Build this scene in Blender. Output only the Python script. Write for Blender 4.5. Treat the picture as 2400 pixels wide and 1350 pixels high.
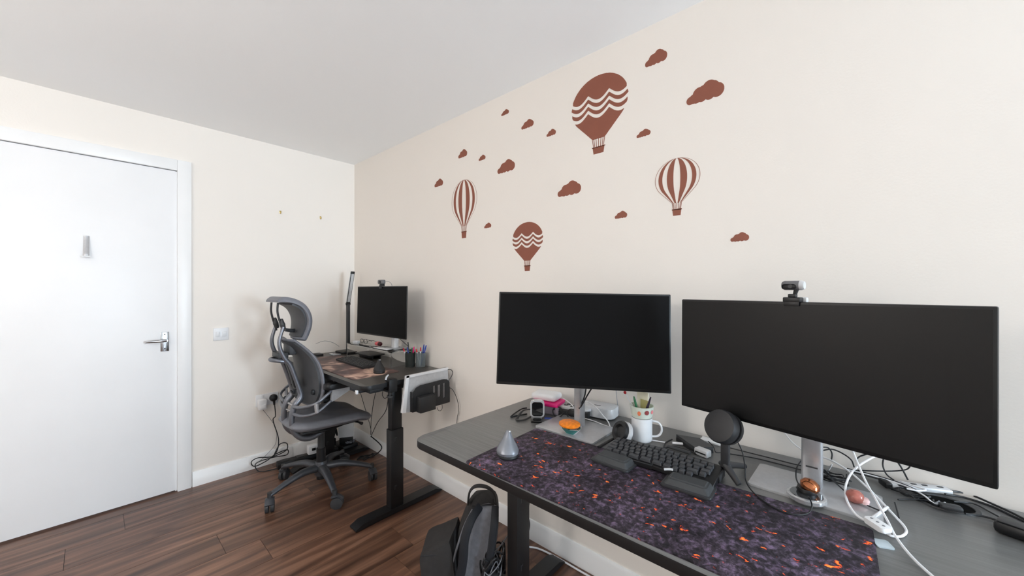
import bpy, bmesh, math, random
from mathutils import Vector, Matrix
random.seed(7)
D = bpy.data
SC = bpy.context.scene
for o in list(D.objects):
    D.objects.remove(o)
COL = SC.collection
PI = math.pi

# ------------------------------------------------------------------ camera
cam_d = D.cameras.new('camera'); cam = D.objects.new('camera', cam_d); COL.objects.link(cam)
cam_d.sensor_width = 36.0
cam_d.lens = 36.0 * 882.2 / 2400.0
cam_d.shift_y = 2.9 / 2400.0
cam_d.clip_start = 0.02
cam.location = (0, 0, 1.307)
cam.rotation_euler = (PI / 2, 0, math.radians(41.78 - 90.0))
SC.camera = cam

# ------------------------------------------------------------------ world, lights, exposure
w = D.worlds.new('world'); SC.world = w; w.use_nodes = True
bg = w.node_tree.nodes['Background']
bg.inputs['Color'].default_value = (0.80, 0.90, 1.0, 1); bg.inputs['Strength'].default_value = 1.0
SC.view_settings.view_transform = 'Standard'
SC.view_settings.look = 'None'
SC.view_settings.gamma = 1.0
SC.view_settings.exposure = 0.03
SC.view_settings.use_curve_mapping = False
SC.cycles.max_bounces = 10
SC.cycles.diffuse_bounces = 7
SC.cycles.transparent_max_bounces = 16

RX0, RX1, RY0, RY1, RH = -1.75, 1.5455, -3.5, 3.24, 2.4

def area(name, loc, rot, sx, sy, power, col):
    l = D.lights.new(name, 'AREA'); l.shape = 'RECTANGLE'; l.size = sx; l.size_y = sy
    l.energy = power; l.color = col
    o = D.objects.new(name, l); COL.objects.link(o); o.location = loc; o.rotation_euler = rot
    return o
# daylight through the window behind the camera (wall_near)
area('window_daylight', (1.0, RY0 - 0.3, 1.45), (PI / 2 + math.radians(30), 0, 0), 0.9, 1.25, 205.0, (0.72, 0.87, 1.0))
# glow of an added fill globe, out of view on the left
FILL_GLOW = 37.0

# ------------------------------------------------------------------ helpers
def new():
    return bmesh.new()

def bx(bm, c, s, bev=0.0, rz=0.0, M=None, seg=2):
    """axis box centre c, size s"""
    r = bmesh.ops.create_cube(bm, size=1.0)
    vs = r['verts']
    bmesh.ops.scale(bm, vec=s, verts=vs)
    if bev > 0:
        es = list({e for v in vs for e in v.link_edges})
        rr = bmesh.ops.bevel(bm, geom=es, offset=bev, segments=seg, affect='EDGES', profile=0.5)
        vs = list({v for f in rr['faces'] for v in f.verts} | {v for v in vs if v.is_valid})
        # gather the whole island
        seen = set(vs); st = list(vs)
        while st:
            v = st.pop()
            for e in v.link_edges:
                u = e.other_vert(v)
                if u not in seen:
                    seen.add(u); st.append(u)
        vs = list(seen)
    T = Matrix.Translation(c) @ Matrix.Rotation(rz, 4, 'Z')
    if M is not None:
        T = Matrix.Translation(c) @ M
    bmesh.ops.transform(bm, matrix=T, verts=vs)
    return vs

def b2(bm, lo, hi, bev=0.0):
    c = [(a + b) / 2 for a, b in zip(lo, hi)]; s = [abs(b - a) for a, b in zip(lo, hi)]
    return bx(bm, c, s, bev)

def prism(bm, pts, vec, M=None):
    """polygon of 3D pts extruded by vec"""
    n = len(pts); vec = Vector(vec)
    a = [Vector(p) for p in pts]; b = [p + vec for p in a]
    if M is not None:
        a = [M @ p for p in a]; b = [M @ p for p in b]
    va = [bm.verts.new(p) for p in a]; vb = [bm.verts.new(p) for p in b]
    bm.faces.new(va); bm.faces.new(vb[::-1])
    for i in range(n):
        j = (i + 1) % n
        bm.faces.new((va[j], va[i], vb[i], vb[j]))
    return va + vb

def rrect(cx, cy, sx, sy, r, z=0.0, n=6, rz=0.0):
    """rounded rectangle outline; r is a number or the four corner radii (++, -+, --, +-)"""
    rs = r if isinstance(r, (list, tuple)) else [r] * 4
    out = []
    for k, (qx, qy) in enumerate(((1, 1), (-1, 1), (-1, -1), (1, -1))):
        rr = rs[k]; ox = qx * (sx / 2 - rr); oy = qy * (sy / 2 - rr)
        for i in range(n + 1):
            a = k * PI / 2 + i * PI / 2 / n
            out.append((ox + rr * math.cos(a), oy + rr * math.sin(a)))
    c, s = math.cos(rz), math.sin(rz)
    return [(cx + c * x - s * y, cy + s * x + c * y, z) for x, y in out]

def slab(bm, cx, cy, sx, sy, z0, z1, r, bev=0.0, rz=0.0, n=6):
    pts = rrect(cx, cy, sx, sy, r, z0, n, rz)
    vs = prism(bm, pts, (0, 0, z1 - z0))
    if bev > 0:
        es = [e for e in {e for v in vs for e in v.link_edges} if abs(e.verts[0].co.z - e.verts[1].co.z) < 1e-6]
        bmesh.ops.bevel(bm, geom=es, offset=bev, segments=2, affect='EDGES', profile=0.5)

def smooth_pts(P, n=6):
    P = [Vector(p) for p in P]
    if len(P) < 3 or n <= 1:
        return P
    out = []
    for i in range(len(P) - 1):
        p0 = P[max(i - 1, 0)]; p1 = P[i]; p2 = P[i + 1]; p3 = P[min(i + 2, len(P) - 1)]
        for k in range(n):
            t = k / n
            out.append(0.5 * ((2 * p1) + (p2 - p0) * t + (2 * p0 - 5 * p1 + 4 * p2 - p3) * t * t + (3 * p1 - p0 - 3 * p2 + p3) * t ** 3))
    out.append(P[-1])
    return out

def tube(bm, P, r, sides=8, n=6, flat=None, up=None):
    """tube along smooth curve; r number or list per control point; flat = (a, b) scale of the section"""
    ctrl = len(P)
    Q = smooth_pts(P, n)
    m = len(Q)
    if isinstance(r, (list, tuple)):
        R = []
        for i in range(m):
            t = i / (m - 1) * (ctrl - 1); k = min(int(t), ctrl - 2); u = t - k
            R.append(r[k] * (1 - u) + r[k + 1] * u)
    else:
        R = [r] * m
    rings = []
    nrm = None
    for i in range(m):
        t = (Q[min(i + 1, m - 1)] - Q[max(i - 1, 0)])
        if t.length < 1e-9: t = Vector((0, 0, 1))
        t.normalize()
        if up is not None:
            nrm = Vector(up) - t * Vector(up).dot(t)
            if nrm.length < 1e-5: nrm = t.orthogonal()
        elif nrm is None:
            nrm = t.orthogonal()
        else:
            nrm = nrm - t * nrm.dot(t)
            if nrm.length < 1e-6: nrm = t.orthogonal()
        nrm.normalize(); b = t.cross(nrm)
        fa, fb = flat or (1, 1)
        rings.append([bm.verts.new(Q[i] + (nrm * math.cos(2 * PI * k / sides) * fa + b * math.sin(2 * PI * k / sides) * fb) * R[i]) for k in range(sides)])
    for i in range(m - 1):
        for k in range(sides):
            j = (k + 1) % sides
            bm.faces.new((rings[i][k], rings[i][j], rings[i + 1][j], rings[i + 1][k]))
    bm.faces.new(rings[0][::-1]); bm.faces.new(rings[-1])

def cyl(bm, a, b, r, r2=None, sides=24):
    tube(bm, [a, b], [r, r if r2 is None else r2], sides=sides, n=1)

def lathe(bm, prof, c=(0, 0, 0), sides=32, M=None, sx=1.0, sy=1.0):
    """profile [(r, z)] revolved about z"""
    rings = []
    T = Matrix.Translation(c) @ (M if M is not None else Matrix.Identity(4))
    for r, z in prof:
        if r < 1e-6:
            rings.append([bm.verts.new(T @ Vector((0, 0, z)))])
        else:
            rings.append([bm.verts.new(T @ Vector((r * sx * math.cos(2 * PI * k / sides), r * sy * math.sin(2 * PI * k / sides), z))) for k in range(sides)])
    for a, b in zip(rings, rings[1:]):
        if len(a) == 1 and len(b) == 1: continue
        for k in range(sides):
            j = (k + 1) % sides
            if len(a) == 1: bm.faces.new((a[0], b[j], b[k]))
            elif len(b) == 1: bm.faces.new((a[k], a[j], b[0]))
            else: bm.faces.new((a[k], a[j], b[j], b[k]))
    if len(rings[0]) > 1: bm.faces.new(rings[0][::-1])
    if len(rings[-1]) > 1: bm.faces.new(rings[-1])

def gridsurf(bm, fn, nu, nv, thick=0.0):
    """closed sheet: fn(u, v) -> (front point, back point)"""
    A = [[None] * (nv + 1) for _ in range(nu + 1)]; B = [[None] * (nv + 1) for _ in range(nu + 1)]
    for i in range(nu + 1):
        for j in range(nv + 1):
            a, b = fn(i / nu, j / nv)
            A[i][j] = bm.verts.new(a); B[i][j] = bm.verts.new(b)
    for i in range(nu):
        for j in range(nv):
            bm.faces.new((A[i][j], A[i + 1][j], A[i + 1][j + 1], A[i][j + 1]))
            bm.faces.new((B[i][j + 1], B[i + 1][j + 1], B[i + 1][j], B[i][j]))
    for i in range(nu):
        bm.faces.new((A[i + 1][0], A[i][0], B[i][0], B[i + 1][0]))
        bm.faces.new((A[i][nv], A[i + 1][nv], B[i + 1][nv], B[i][nv]))
    for j in range(nv):
        bm.faces.new((A[0][j], A[0][j + 1], B[0][j + 1], B[0][j]))
        bm.faces.new((A[nu][j + 1], A[nu][j], B[nu][j], B[nu][j + 1]))

def lerp_tab(T, x):
    """piecewise linear table [(x, y)] ascending"""
    if x <= T[0][0]: return T[0][1]
    for (a, p), (b, q) in zip(T, T[1:]):
        if x <= b: return p + (q - p) * (x - a) / (b - a)
    return T[-1][1]

WM = {}   # world matrix of each thing's frame, by object name
def root_matrix(p):
    while p is not None:
        if p.name in WM: return WM[p.name]
        p = p.parent
    return Matrix.Identity(4)

def obj(name, bm, mat, parent=None, smooth=True, world=True, sub=0):
    bmesh.ops.recalc_face_normals(bm, faces=bm.faces)
    if parent is not None and world:
        bmesh.ops.transform(bm, matrix=root_matrix(parent).inverted(), verts=bm.verts)
    me = D.meshes.new(name); bm.to_mesh(me); bm.free()
    for m in (mat if isinstance(mat, (list, tuple)) else [mat]):
        me.materials.append(m)
    o = D.objects.new(name, me); COL.objects.link(o)
    if smooth:
        for p in me.polygons: p.use_smooth = True
        me.set_sharp_from_angle(angle=math.radians(38))
    if parent is not None: o.parent = parent
    if sub:
        md = o.modifiers.new('sub', 'SUBSURF'); md.levels = sub; md.render_levels = sub
    return o

def tag(o, label, cat, group=None):
    o['label'] = label; o['category'] = cat
    if group: o['group'] = group
    return o

def thing(name, label, cat, loc=(0, 0, 0), rotz=0.0, group=None):
    o = D.objects.new(name, None); COL.objects.link(o)
    o.location = loc; o.rotation_euler = (0, 0, rotz); o.empty_display_size = 0.05
    WM[o.name] = Matrix.Translation(loc) @ Matrix.Rotation(rotz, 4, 'Z')
    return tag(o, label, cat, group)

def struct(o):
    o['kind'] = 'structure'
    return o

# ------------------------------------------------------------------ materials
def S(c):   # sRGB 0-255 -> linear
    return tuple(((v / 255) / 12.92 if v / 255 <= 0.04045 else ((v / 255 + 0.055) / 1.055) ** 2.4) for v in c) + (1,)

def mat(name, col, rough=0.5, metal=0.0, var=0.06, scale=30.0, bump=0.0, bscale=200.0, spec=0.5, trans=0.0, ior=1.45, coat=0.0, sheen=0.0):
    m = D.materials.new(name); m.use_nodes = True
    nt = m.node_tree; P = nt.nodes['Principled BSDF']
    P.inputs['Metallic'].default_value = metal
    P.inputs['Specular IOR Level'].default_value = spec
    P.inputs['Transmission Weight'].default_value = trans
    P.inputs['IOR'].default_value = ior
    P.inputs['Coat Weight'].default_value = coat
    P.inputs['Sheen Weight'].default_value = sheen
    tc = nt.nodes.new('ShaderNodeTexCoord')
    nz = nt.nodes.new('ShaderNodeTexNoise'); nz.inputs['Scale'].default_value = scale; nz.inputs['Detail'].default_value = 4
    nt.links.new(tc.outputs['Object'], nz.inputs['Vector'])
    cr = nt.nodes.new('ShaderNodeValToRGB')
    c = S(col)
    cr.color_ramp.elements[0].position = 0.3; cr.color_ramp.elements[1].position = 0.7
    cr.color_ramp.elements[0].color = tuple(v * (1 - var) for v in c[:3]) + (1,)
    cr.color_ramp.elements[1].color = tuple(min(1, v * (1 + var)) for v in c[:3]) + (1,)
    nt.links.new(nz.outputs['Fac'], cr.inputs['Fac']); nt.links.new(cr.outputs['Color'], P.inputs['Base Color'])
    mr = nt.nodes.new('ShaderNodeMapRange'); mr.inputs['To Min'].default_value = max(0.0, rough - 0.04); mr.inputs['To Max'].default_value = min(1, rough + 0.04)
    nt.links.new(nz.outputs['Fac'], mr.inputs['Value']); nt.links.new(mr.outputs['Result'], P.inputs['Roughness'])
    if bump > 0:
        n2 = nt.nodes.new('ShaderNodeTexNoise'); n2.inputs['Scale'].default_value = bscale; n2.inputs['Detail'].default_value = 3
        nt.links.new(tc.outputs['Object'], n2.inputs['Vector'])
        bp = nt.nodes.new('ShaderNodeBump'); bp.inputs['Strength'].default_value = bump; bp.inputs['Distance'].default_value = 0.002
        nt.links.new(n2.outputs['Fac'], bp.inputs['Height']); nt.links.new(bp.outputs['Normal'], P.inputs['Normal'])
    return m

M_wall = mat('cream_wall_paint', (238, 232, 225), 0.85, var=0.012, scale=1.5, bump=0.12, bscale=160, spec=0.2)
M_ceil = mat('ceiling_paint', (250, 251, 252), 0.9, var=0.01, scale=1.2, bump=0.1, bscale=120, spec=0.2)
M_gloss = mat('white_gloss_paint', (240, 240, 240), 0.35, var=0.015, scale=6, bump=0.05, bscale=60)
M_door = mat('white_door_paint', (240, 240, 241), 0.42, var=0.012, scale=4, bump=0.06, bscale=40)
M_chrome = mat('satin_chrome', (190, 192, 195), 0.22, 1.0, scale=60)
M_blk = mat('black_plastic', (22, 22, 24), 0.42, scale=40, bump=0.05)
M_blkm = mat('matt_black_metal', (20, 20, 22), 0.45, var=0.1, scale=50, bump=0.06, bscale=400)
M_dgrey = mat('dark_grey_plastic', (52, 53, 55), 0.45, scale=40)
M_dgrey2 = mat('graphite_plastic', (38, 39, 41), 0.5, scale=40, bump=0.08)
M_alu = mat('brushed_silver', (188, 189, 192), 0.32, 0.55, var=0.05, scale=80)
M_silver = mat('silver_plastic', (196, 197, 199), 0.4, 0.1, scale=60)
M_white = mat('white_plastic', (228, 229, 231), 0.35, var=0.02, scale=30)
M_cablew = mat('white_cable', (232, 233, 236), 0.4, var=0.02)
M_cableb = mat('black_cable', (28, 29, 32), 0.5, var=0.1)
M_cableg = mat('grey_cable', (120, 122, 128), 0.5, var=0.1)
M_screen = mat('black_screen', (13, 13, 14), 0.42, var=0.03, scale=3, spec=0.35)
M_screen2 = mat('glossy_black_screen', (7, 7, 8), 0.5, var=0.03, scale=3, spec=0.14)
M_bezel = mat('bezel_black', (12, 12, 12), 0.4, var=0.05)
M_vinyl = mat('brown_vinyl', (140, 82, 64), 0.6, var=0.04, scale=20)
M_red = mat('red_plastic', (190, 30, 45), 0.4)
M_pink = mat('pink_plastic', (225, 20, 120), 0.45)
M_coral = mat('coral_rubber', (240, 110, 115), 0.5)
M_blue = mat('blue_plastic', (45, 70, 150), 0.4)
M_green = mat('green_plastic', (40, 110, 70), 0.4)
M_glass = mat('clear_acrylic', (250, 252, 252), 0.03, trans=1.0, ior=1.3, var=0.0)
M_orange = mat('orange_glaze', (242, 130, 25), 0.5, var=0.25, scale=90)
M_copper = mat('copper', (170, 105, 70), 0.12, 0.9, var=0.1)

def floor_material():
    m = D.materials.new('dark_walnut_laminate'); m.use_nodes = True
    nt = m.node_tree; P = nt.nodes['Principled BSDF']; L = nt.links
    tc = nt.nodes.new('ShaderNodeTexCoord'); at = nt.nodes.new('ShaderNodeAttribute'); at.attribute_name = 'plank'
    mp = nt.nodes.new('ShaderNodeMapping'); mp.inputs['Scale'].default_value = (1.6, 22, 1)
    L.new(tc.outputs['Object'], mp.inputs['Vector'])
    ad = nt.nodes.new('ShaderNodeVectorMath'); ad.operation = 'MULTIPLY_ADD'
    ad.inputs[1].default_value = (37, 17, 5); L.new(at.outputs['Color'], ad.inputs[0]); L.new(mp.outputs['Vector'], ad.inputs[2])
    n1 = nt.nodes.new('ShaderNodeTexNoise'); n1.inputs['Scale'].default_value = 1.0; n1.inputs['Detail'].default_value = 8; n1.inputs['Distortion'].default_value = 0.6
    L.new(ad.outputs[0], n1.inputs['Vector'])
    mp2 = nt.nodes.new('ShaderNodeMapping'); mp2.inputs['Scale'].default_value = (5, 11, 1); L.new(tc.outputs['Object'], mp2.inputs['Vector'])
    ad2 = nt.nodes.new('ShaderNodeVectorMath'); ad2.operation = 'MULTIPLY_ADD'; ad2.inputs[1].default_value = (11, 23, 3)
    L.new(at.outputs['Color'], ad2.inputs[0]); L.new(mp2.outputs['Vector'], ad2.inputs[2])
    n2 = nt.nodes.new('ShaderNodeTexNoise'); n2.inputs['Scale'].default_value = 1.0; n2.inputs['Detail'].default_value = 3
    L.new(ad2.outputs[0], n2.inputs['Vector'])
    cr = nt.nodes.new('ShaderNodeValToRGB'); e = cr.color_ramp.elements
    e[0].position = 0.30; e[0].color = S((74, 52, 42)); e[1].position = 0.72; e[1].color = S((150, 112, 90))
    k = e.new(0.5); k.color = S((108, 77, 61))
    L.new(n1.outputs['Fac'], cr.inputs['Fac'])
    kr = nt.nodes.new('ShaderNodeValToRGB'); ke = kr.color_ramp.elements
    ke[0].position = 0.24; ke[0].color = (0.42, 0.38, 0.36, 1); ke[1].position = 0.40; ke[1].color = (1, 1, 1, 1)
    L.new(n2.outputs['Fac'], kr.inputs['Fac'])
    mx = nt.nodes.new('ShaderNodeMix'); mx.data_type = 'RGBA'; mx.blend_type = 'MULTIPLY'; mx.inputs[0].default_value = 1.0
    L.new(cr.outputs['Color'], mx.inputs[6]); L.new(kr.outputs['Color'], mx.inputs[7])
    hv = nt.nodes.new('ShaderNodeHueSaturation'); L.new(mx.outputs[2], hv.inputs['Color'])
    sp = nt.nodes.new('ShaderNodeSeparateColor'); L.new(at.outputs['Color'], sp.inputs['Color'])
    mr = nt.nodes.new('ShaderNodeMapRange'); mr.inputs['To Min'].default_value = 0.78; mr.inputs['To Max'].default_value = 1.18
    L.new(sp.outputs[0], mr.inputs['Value']); L.new(mr.outputs['Result'], hv.inputs['Value'])
    L.new(hv.outputs['Color'], P.inputs['Base Color'])
    P.inputs['Roughness'].default_value = 0.30
    P.inputs['Specular IOR Level'].default_value = 0.5
    bp = nt.nodes.new('ShaderNodeBump'); bp.inputs['Strength'].default_value = 0.12; bp.inputs['Distance'].default_value = 0.001
    L.new(n1.outputs['Fac'], bp.inputs['Height']); L.new(bp.outputs['Normal'], P.inputs['Normal'])
    return m
M_floor = floor_material()

def desk_material(name, c0, c1, rough):
    m = D.materials.new(name); m.use_nodes = True
    nt = m.node_tree; P = nt.nodes['Principled BSDF']; L = nt.links
    tc = nt.nodes.new('ShaderNodeTexCoord'); mp = nt.nodes.new('ShaderNodeMapping'); mp.inputs['Scale'].default_value = (160, 5, 1)
    L.new(tc.outputs['Object'], mp.inputs['Vector'])
    n1 = nt.nodes.new('ShaderNodeTexNoise'); n1.inputs['Scale'].default_value = 1.0; n1.inputs['Detail'].default_value = 5
    L.new(mp.outputs['Vector'], n1.inputs['Vector'])
    cr = nt.nodes.new('ShaderNodeValToRGB'); e = cr.color_ramp.elements
    e[0].position = 0.35; e[0].color = S(c0); e[1].position = 0.65; e[1].color = S(c1)
    L.new(n1.outputs['Fac'], cr.inputs['Fac']); L.new(cr.outputs['Color'], P.inputs['Base Color'])
    mr = nt.nodes.new('ShaderNodeMapRange'); mr.inputs['To Min'].default_value = rough - 0.03; mr.inputs['To Max'].default_value = rough + 0.05
    L.new(n1.outputs['Fac'], mr.inputs['Value']); L.new(mr.outputs['Result'], P.inputs['Roughness'])
    bp = nt.nodes.new('ShaderNodeBump'); bp.inputs['Strength'].default_value = 0.08; bp.inputs['Distance'].default_value = 0.0006
    L.new(n1.outputs['Fac'], bp.inputs['Height']); L.new(bp.outputs['Normal'], P.inputs['Normal'])
    return m
M_desk = desk_material('grey_black_wood_laminate', (97, 97, 96), (113, 113, 112), 0.33)
M_desk2 = desk_material('dark_wood_laminate', (62, 58, 54), (76, 72, 67), 0.32)

def lava_material():
    m = D.materials.new('lava_print_cloth'); m.use_nodes = True
    nt = m.node_tree; P = nt.nodes['Principled BSDF']; L = nt.links
    tc = nt.nodes.new('ShaderNodeTexCoord')
    def noise(sc, det, vec=None, rough=0.6, dist=0.0, scale3=None, off=(0, 0, 0)):
        mp = nt.nodes.new('ShaderNodeMapping'); mp.inputs['Scale'].default_value = scale3 or (1, 1, 1); mp.inputs['Location'].default_value = off
        L.new(tc.outputs['Object'], mp.inputs['Vector'])
        n = nt.nodes.new('ShaderNodeTexNoise'); n.inputs['Scale'].default_value = sc; n.inputs['Detail'].default_value = det
        n.inputs['Roughness'].default_value = rough; n.inputs['Distortion'].default_value = dist
        L.new(mp.outputs['Vector'], n.inputs['Vector']); return n
    n1 = noise(70, 8, rough=0.7, dist=0.4)
    cr = nt.nodes.new('ShaderNodeValToRGB'); e = cr.color_ramp.elements
    e[0].position = 0.38; e[0].color = S((34, 30, 34)); e[1].position = 0.70; e[1].color = S((132, 112, 140))
    k = e.new(0.5); k.color = S((62, 54, 64))
    L.new(n1.outputs['Fac'], cr.inputs['Fac'])
    n2 = noise(9, 3, off=(3, 1, 0))
    mr = nt.nodes.new('ShaderNodeMapRange'); mr.inputs['From Min'].default_value = 0.3; mr.inputs['From Max'].default_value = 0.7
    mr.inputs['To Min'].default_value = 0.35; mr.inputs['To Max'].default_value = 1.25
    L.new(n2.outputs['Fac'], mr.inputs['Value'])
    mu = nt.nodes.new('ShaderNodeMix'); mu.data_type = 'RGBA'; mu.blend_type = 'MULTIPLY'; mu.inputs[0].default_value = 1.0
    L.new(cr.outputs['Color'], mu.inputs[6]); L.new(mr.outputs['Result'], mu.inputs[7])
    # glowing-coloured cracks of the print
    n3 = noise(44, 4, rough=0.6, dist=0.5, scale3=(1.25, 0.8, 1), off=(1.7, 4.2, 0))
    fr = nt.nodes.new('ShaderNodeValToRGB'); f = fr.color_ramp.elements
    f[0].position = 0.648; f[0].color = (0, 0, 0, 1); f[1].position = 0.672; f[1].color = (1, 1, 1, 1)
    L.new(n3.outputs['Fac'], fr.inputs['Fac'])
    hc = nt.nodes.new('ShaderNodeValToRGB'); h = hc.color_ramp.elements
    h[0].position = 0.62; h[0].color = S((190, 30, 40)); h[1].position = 0.74; h[1].color = S((255, 170, 70))
    k = h.new(0.665); k.color = S((250, 75, 38))
    L.new(n3.outputs['Fac'], hc.inputs['Fac'])
    mx = nt.nodes.new('ShaderNodeMix'); mx.data_type = 'RGBA'
    L.new(fr.outputs['Color'], mx.inputs[0]); L.new(mu.outputs[2], mx.inputs[6]); L.new(hc.outputs['Color'], mx.inputs[7])
    L.new(mx.outputs[2], P.inputs['Base Color'])
    P.inputs['Roughness'].default_value = 0.75; P.inputs['Specular IOR Level'].default_value = 0.25
    return m
M_lava = lava_material()

def blotch(name, c0, c1, c2, sc, rough):
    m = D.materials.new(name); m.use_nodes = True
    nt = m.node_tree; P = nt.nodes['Principled BSDF']; L = nt.links
    tc = nt.nodes.new('ShaderNodeTexCoord'); n = nt.nodes.new('ShaderNodeTexNoise')
    n.inputs['Scale'].default_value = sc; n.inputs['Detail'].default_value = 5; n.inputs['Distortion'].default_value = 0.7
    L.new(tc.outputs['Object'], n.inputs['Vector'])
    cr = nt.nodes.new('ShaderNodeValToRGB'); e = cr.color_ramp.elements
    e[0].position = 0.4; e[0].color = S(c0); e[1].position = 0.66; e[1].color = S(c2); k = e.new(0.54); k.color = S(c1)
    L.new(n.outputs['Fac'], cr.inputs['Fac']); L.new(cr.outputs['Color'], P.inputs['Base Color'])
    P.inputs['Roughness'].default_value = rough
    return m
M_brownmat = blotch('brown_print_cloth', (76, 57, 55), (118, 90, 84), (214, 178, 158), 7, 0.55)

# ------------------------------------------------------------------ room
def build_floor():
    bm = new(); col = bm.loops.layers.color.new('plank')
    W = 0.2125; y = 3.144; rows = []
    y1 = RY1 + 0.05
    rows.append((y, y1, [0.9]))
    joints = [0.125, -0.085, 0.95, 0.446, -0.7, 0.3, 1.1, -0.3, 0.6]
    i = 0
    while y > RY0 - 0.1:
        rows.append((y - W, y, [joints[i % len(joints)]])); y -= W; i += 1
    g = 0.0009
    for (a, b, js) in rows:
        xs = []
        x = js[0]
        while x > RX0 - 0.2: x -= 1.29
        while x < RX1 + 0.3:
            xs.append(x); x += 1.29
        xs.append(x)
        for p, q in zip(xs, xs[1:]):
            p2 = max(p, RX0 - 0.05); q2 = min(q, RX1 + 0.05)
            if q2 - p2 < 0.01: continue
            c = (random.random(), random.random(), random.random(), 1)
            n0 = len(bm.faces)
            bm.faces.ensure_lookup_table()
            v = [bm.verts.new(t) for t in ((p2 + g, a + g, 0), (q2 - g, a + g, 0), (q2 - g, b - g, 0), (p2 + g, b - g, 0))]
            u = [bm.verts.new((t.co.x, t.co.y, -0.008)) for t in v]
            fs = [bm.faces.new(v)]
            for k in range(4):
                j = (k + 1) % 4
                fs.append(bm.faces.new((v[j], v[k], u[k], u[j])))
            for f in fs:
                for l in f.loops: l[col] = c
    # dark underlay
    v = [bm.verts.new(t) for t in ((RX0 - .05, RY0 - .1, -0.004), (RX1 + .05, RY0 - .1, -0.004), (RX1 + .05, RY1 + .05, -0.004), (RX0 - .05, RY1 + .05, -0.004))]
    f = bm.faces.new(v); f.material_index = 1
    me = D.meshes.new('floor'); bm.to_mesh(me); bm.free()
    me.materials.append(M_floor); me.materials.append(M_blk)
    o = D.objects.new('floor', me); COL.objects.link(o); struct(o)
build_floor()

bm = new(); b2(bm, (RX0 - .1, RY0 - .1, RH), (RX1 + .1, RY1 + .1, RH + .1)); struct(obj('ceiling', bm, M_ceil))
bm = new(); b2(bm, (RX1, RY0 - .1, 0), (RX1 + .1, RY1 + .1, RH)); struct(obj('wall_right', bm, M_wall))
bm = new(); b2(bm, (RX0 - .1, RY0 - .1, 0), (RX0, RY1 + .1, RH)); struct(obj('wall_left', bm, M_wall))
DXL, DXR, DTOP = -0.392, 0.3765, 2.072
bm = new()
b2(bm, (RX0, RY1, 0), (DXL, RY1 + .1, RH)); b2(bm, (DXR, RY1, 0), (RX1, RY1 + .1, RH)); b2(bm, (DXL, RY1, DTOP), (DXR, RY1 + .1, RH))
b2(bm, (DXL - .02, RY1 + .09, 0), (DXR + .02, RY1 + .1, DTOP + .0))
struct(obj('wall_far', bm, M_wall))
# near wall with a window opening (behind the camera)
wx0, wx1, wz0, wz1 = 0.35, 1.5, 0.7, 2.15
bm = new()
b2(bm, (RX0, RY0 - .1, 0), (wx0, RY0, RH)); b2(bm, (wx1, RY0 - .1, 0), (RX1, RY0, RH))
b2(bm, (wx0, RY0 - .1, 0), (wx1, RY0, wz0)); b2(bm, (wx0, RY0 - .1, wz1), (wx1, RY0, RH))
struct(obj('wall_near', bm, M_wall))
bm = new()
for a, b in (((wx0, RY0 - .09, wz0), (wx1, RY0 - .04, wz0 + .05)), ((wx0, RY0 - .09, wz1 - .05), (wx1, RY0 - .04, wz1)),
             ((wx0, RY0 - .09, wz0), (wx0 + .05, RY0 - .04, wz1)), ((wx1 - .05, RY0 - .09, wz0), (wx1, RY0 - .04, wz1)),
             (((wx0 + wx1) / 2 - .03, RY0 - .09, wz0), ((wx0 + wx1) / 2 + .03, RY0 - .04, wz1))):
    b2(bm, a, b, 0.004)
struct(obj('window_1', bm, M_gloss))

# baseboards: profiled strips
def base_profile(bm, p0, p1, inward, h=0.098, t=0.016):
    p0 = Vector(p0); p1 = Vector(p1); n = Vector(inward)
    prof = [(0, 0), (t, 0), (t, h * .62), (t * .8, h * .68), (t * .8, h * .86), (t * .35, h), (0, h)]
    prism(bm, [p0 + n * a + Vector((0, 0, z)) for a, z in prof], p1 - p0)
bm = new(); base_profile(bm, (0.4475, RY1, 0), (RX1, RY1, 0), (0, -1, 0)); base_profile(bm, (RX0, RY1, 0), (DXL - .07, RY1, 0), (0, -1, 0)); struct(obj('baseboard_far', bm, M_gloss))
bm = new(); base_profile(bm, (RX1, RY1 - .016, 0), (RX1, RY0, 0), (-1, 0, 0)); struct(obj('baseboard_right', bm, M_gloss))
bm = new(); base_profile(bm, (RX0, RY0, 0), (RX0, RY1 - .016, 0), (1, 0, 0)); struct(obj('baseboard_left', bm, M_gloss))

# door frame
bm = new()
for x0, x1 in ((DXR - .004, DXR + .066), (DXL - .066, DXL + .004)):
    b2(bm, (x0, RY1 - .018, 0), (x1, RY1 + .03, DTOP + .07), 0.004)
b2(bm, (DXL + .004, RY1 - .018, DTOP), (DXR - .004, RY1 + .03, DTOP + .07), 0.004)
b2(bm, (DXL, RY1 + .010, 0), (DXL + .012, RY1 + .030, DTOP)); b2(bm, (DXR - .012, RY1 + .010, 0), (DXR, RY1 + .030, DTOP)); b2(bm, (DXL, RY1 + .010, DTOP - .012), (DXR, RY1 + .030, DTOP))
struct(obj('trim_1', bm, M_gloss))
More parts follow.
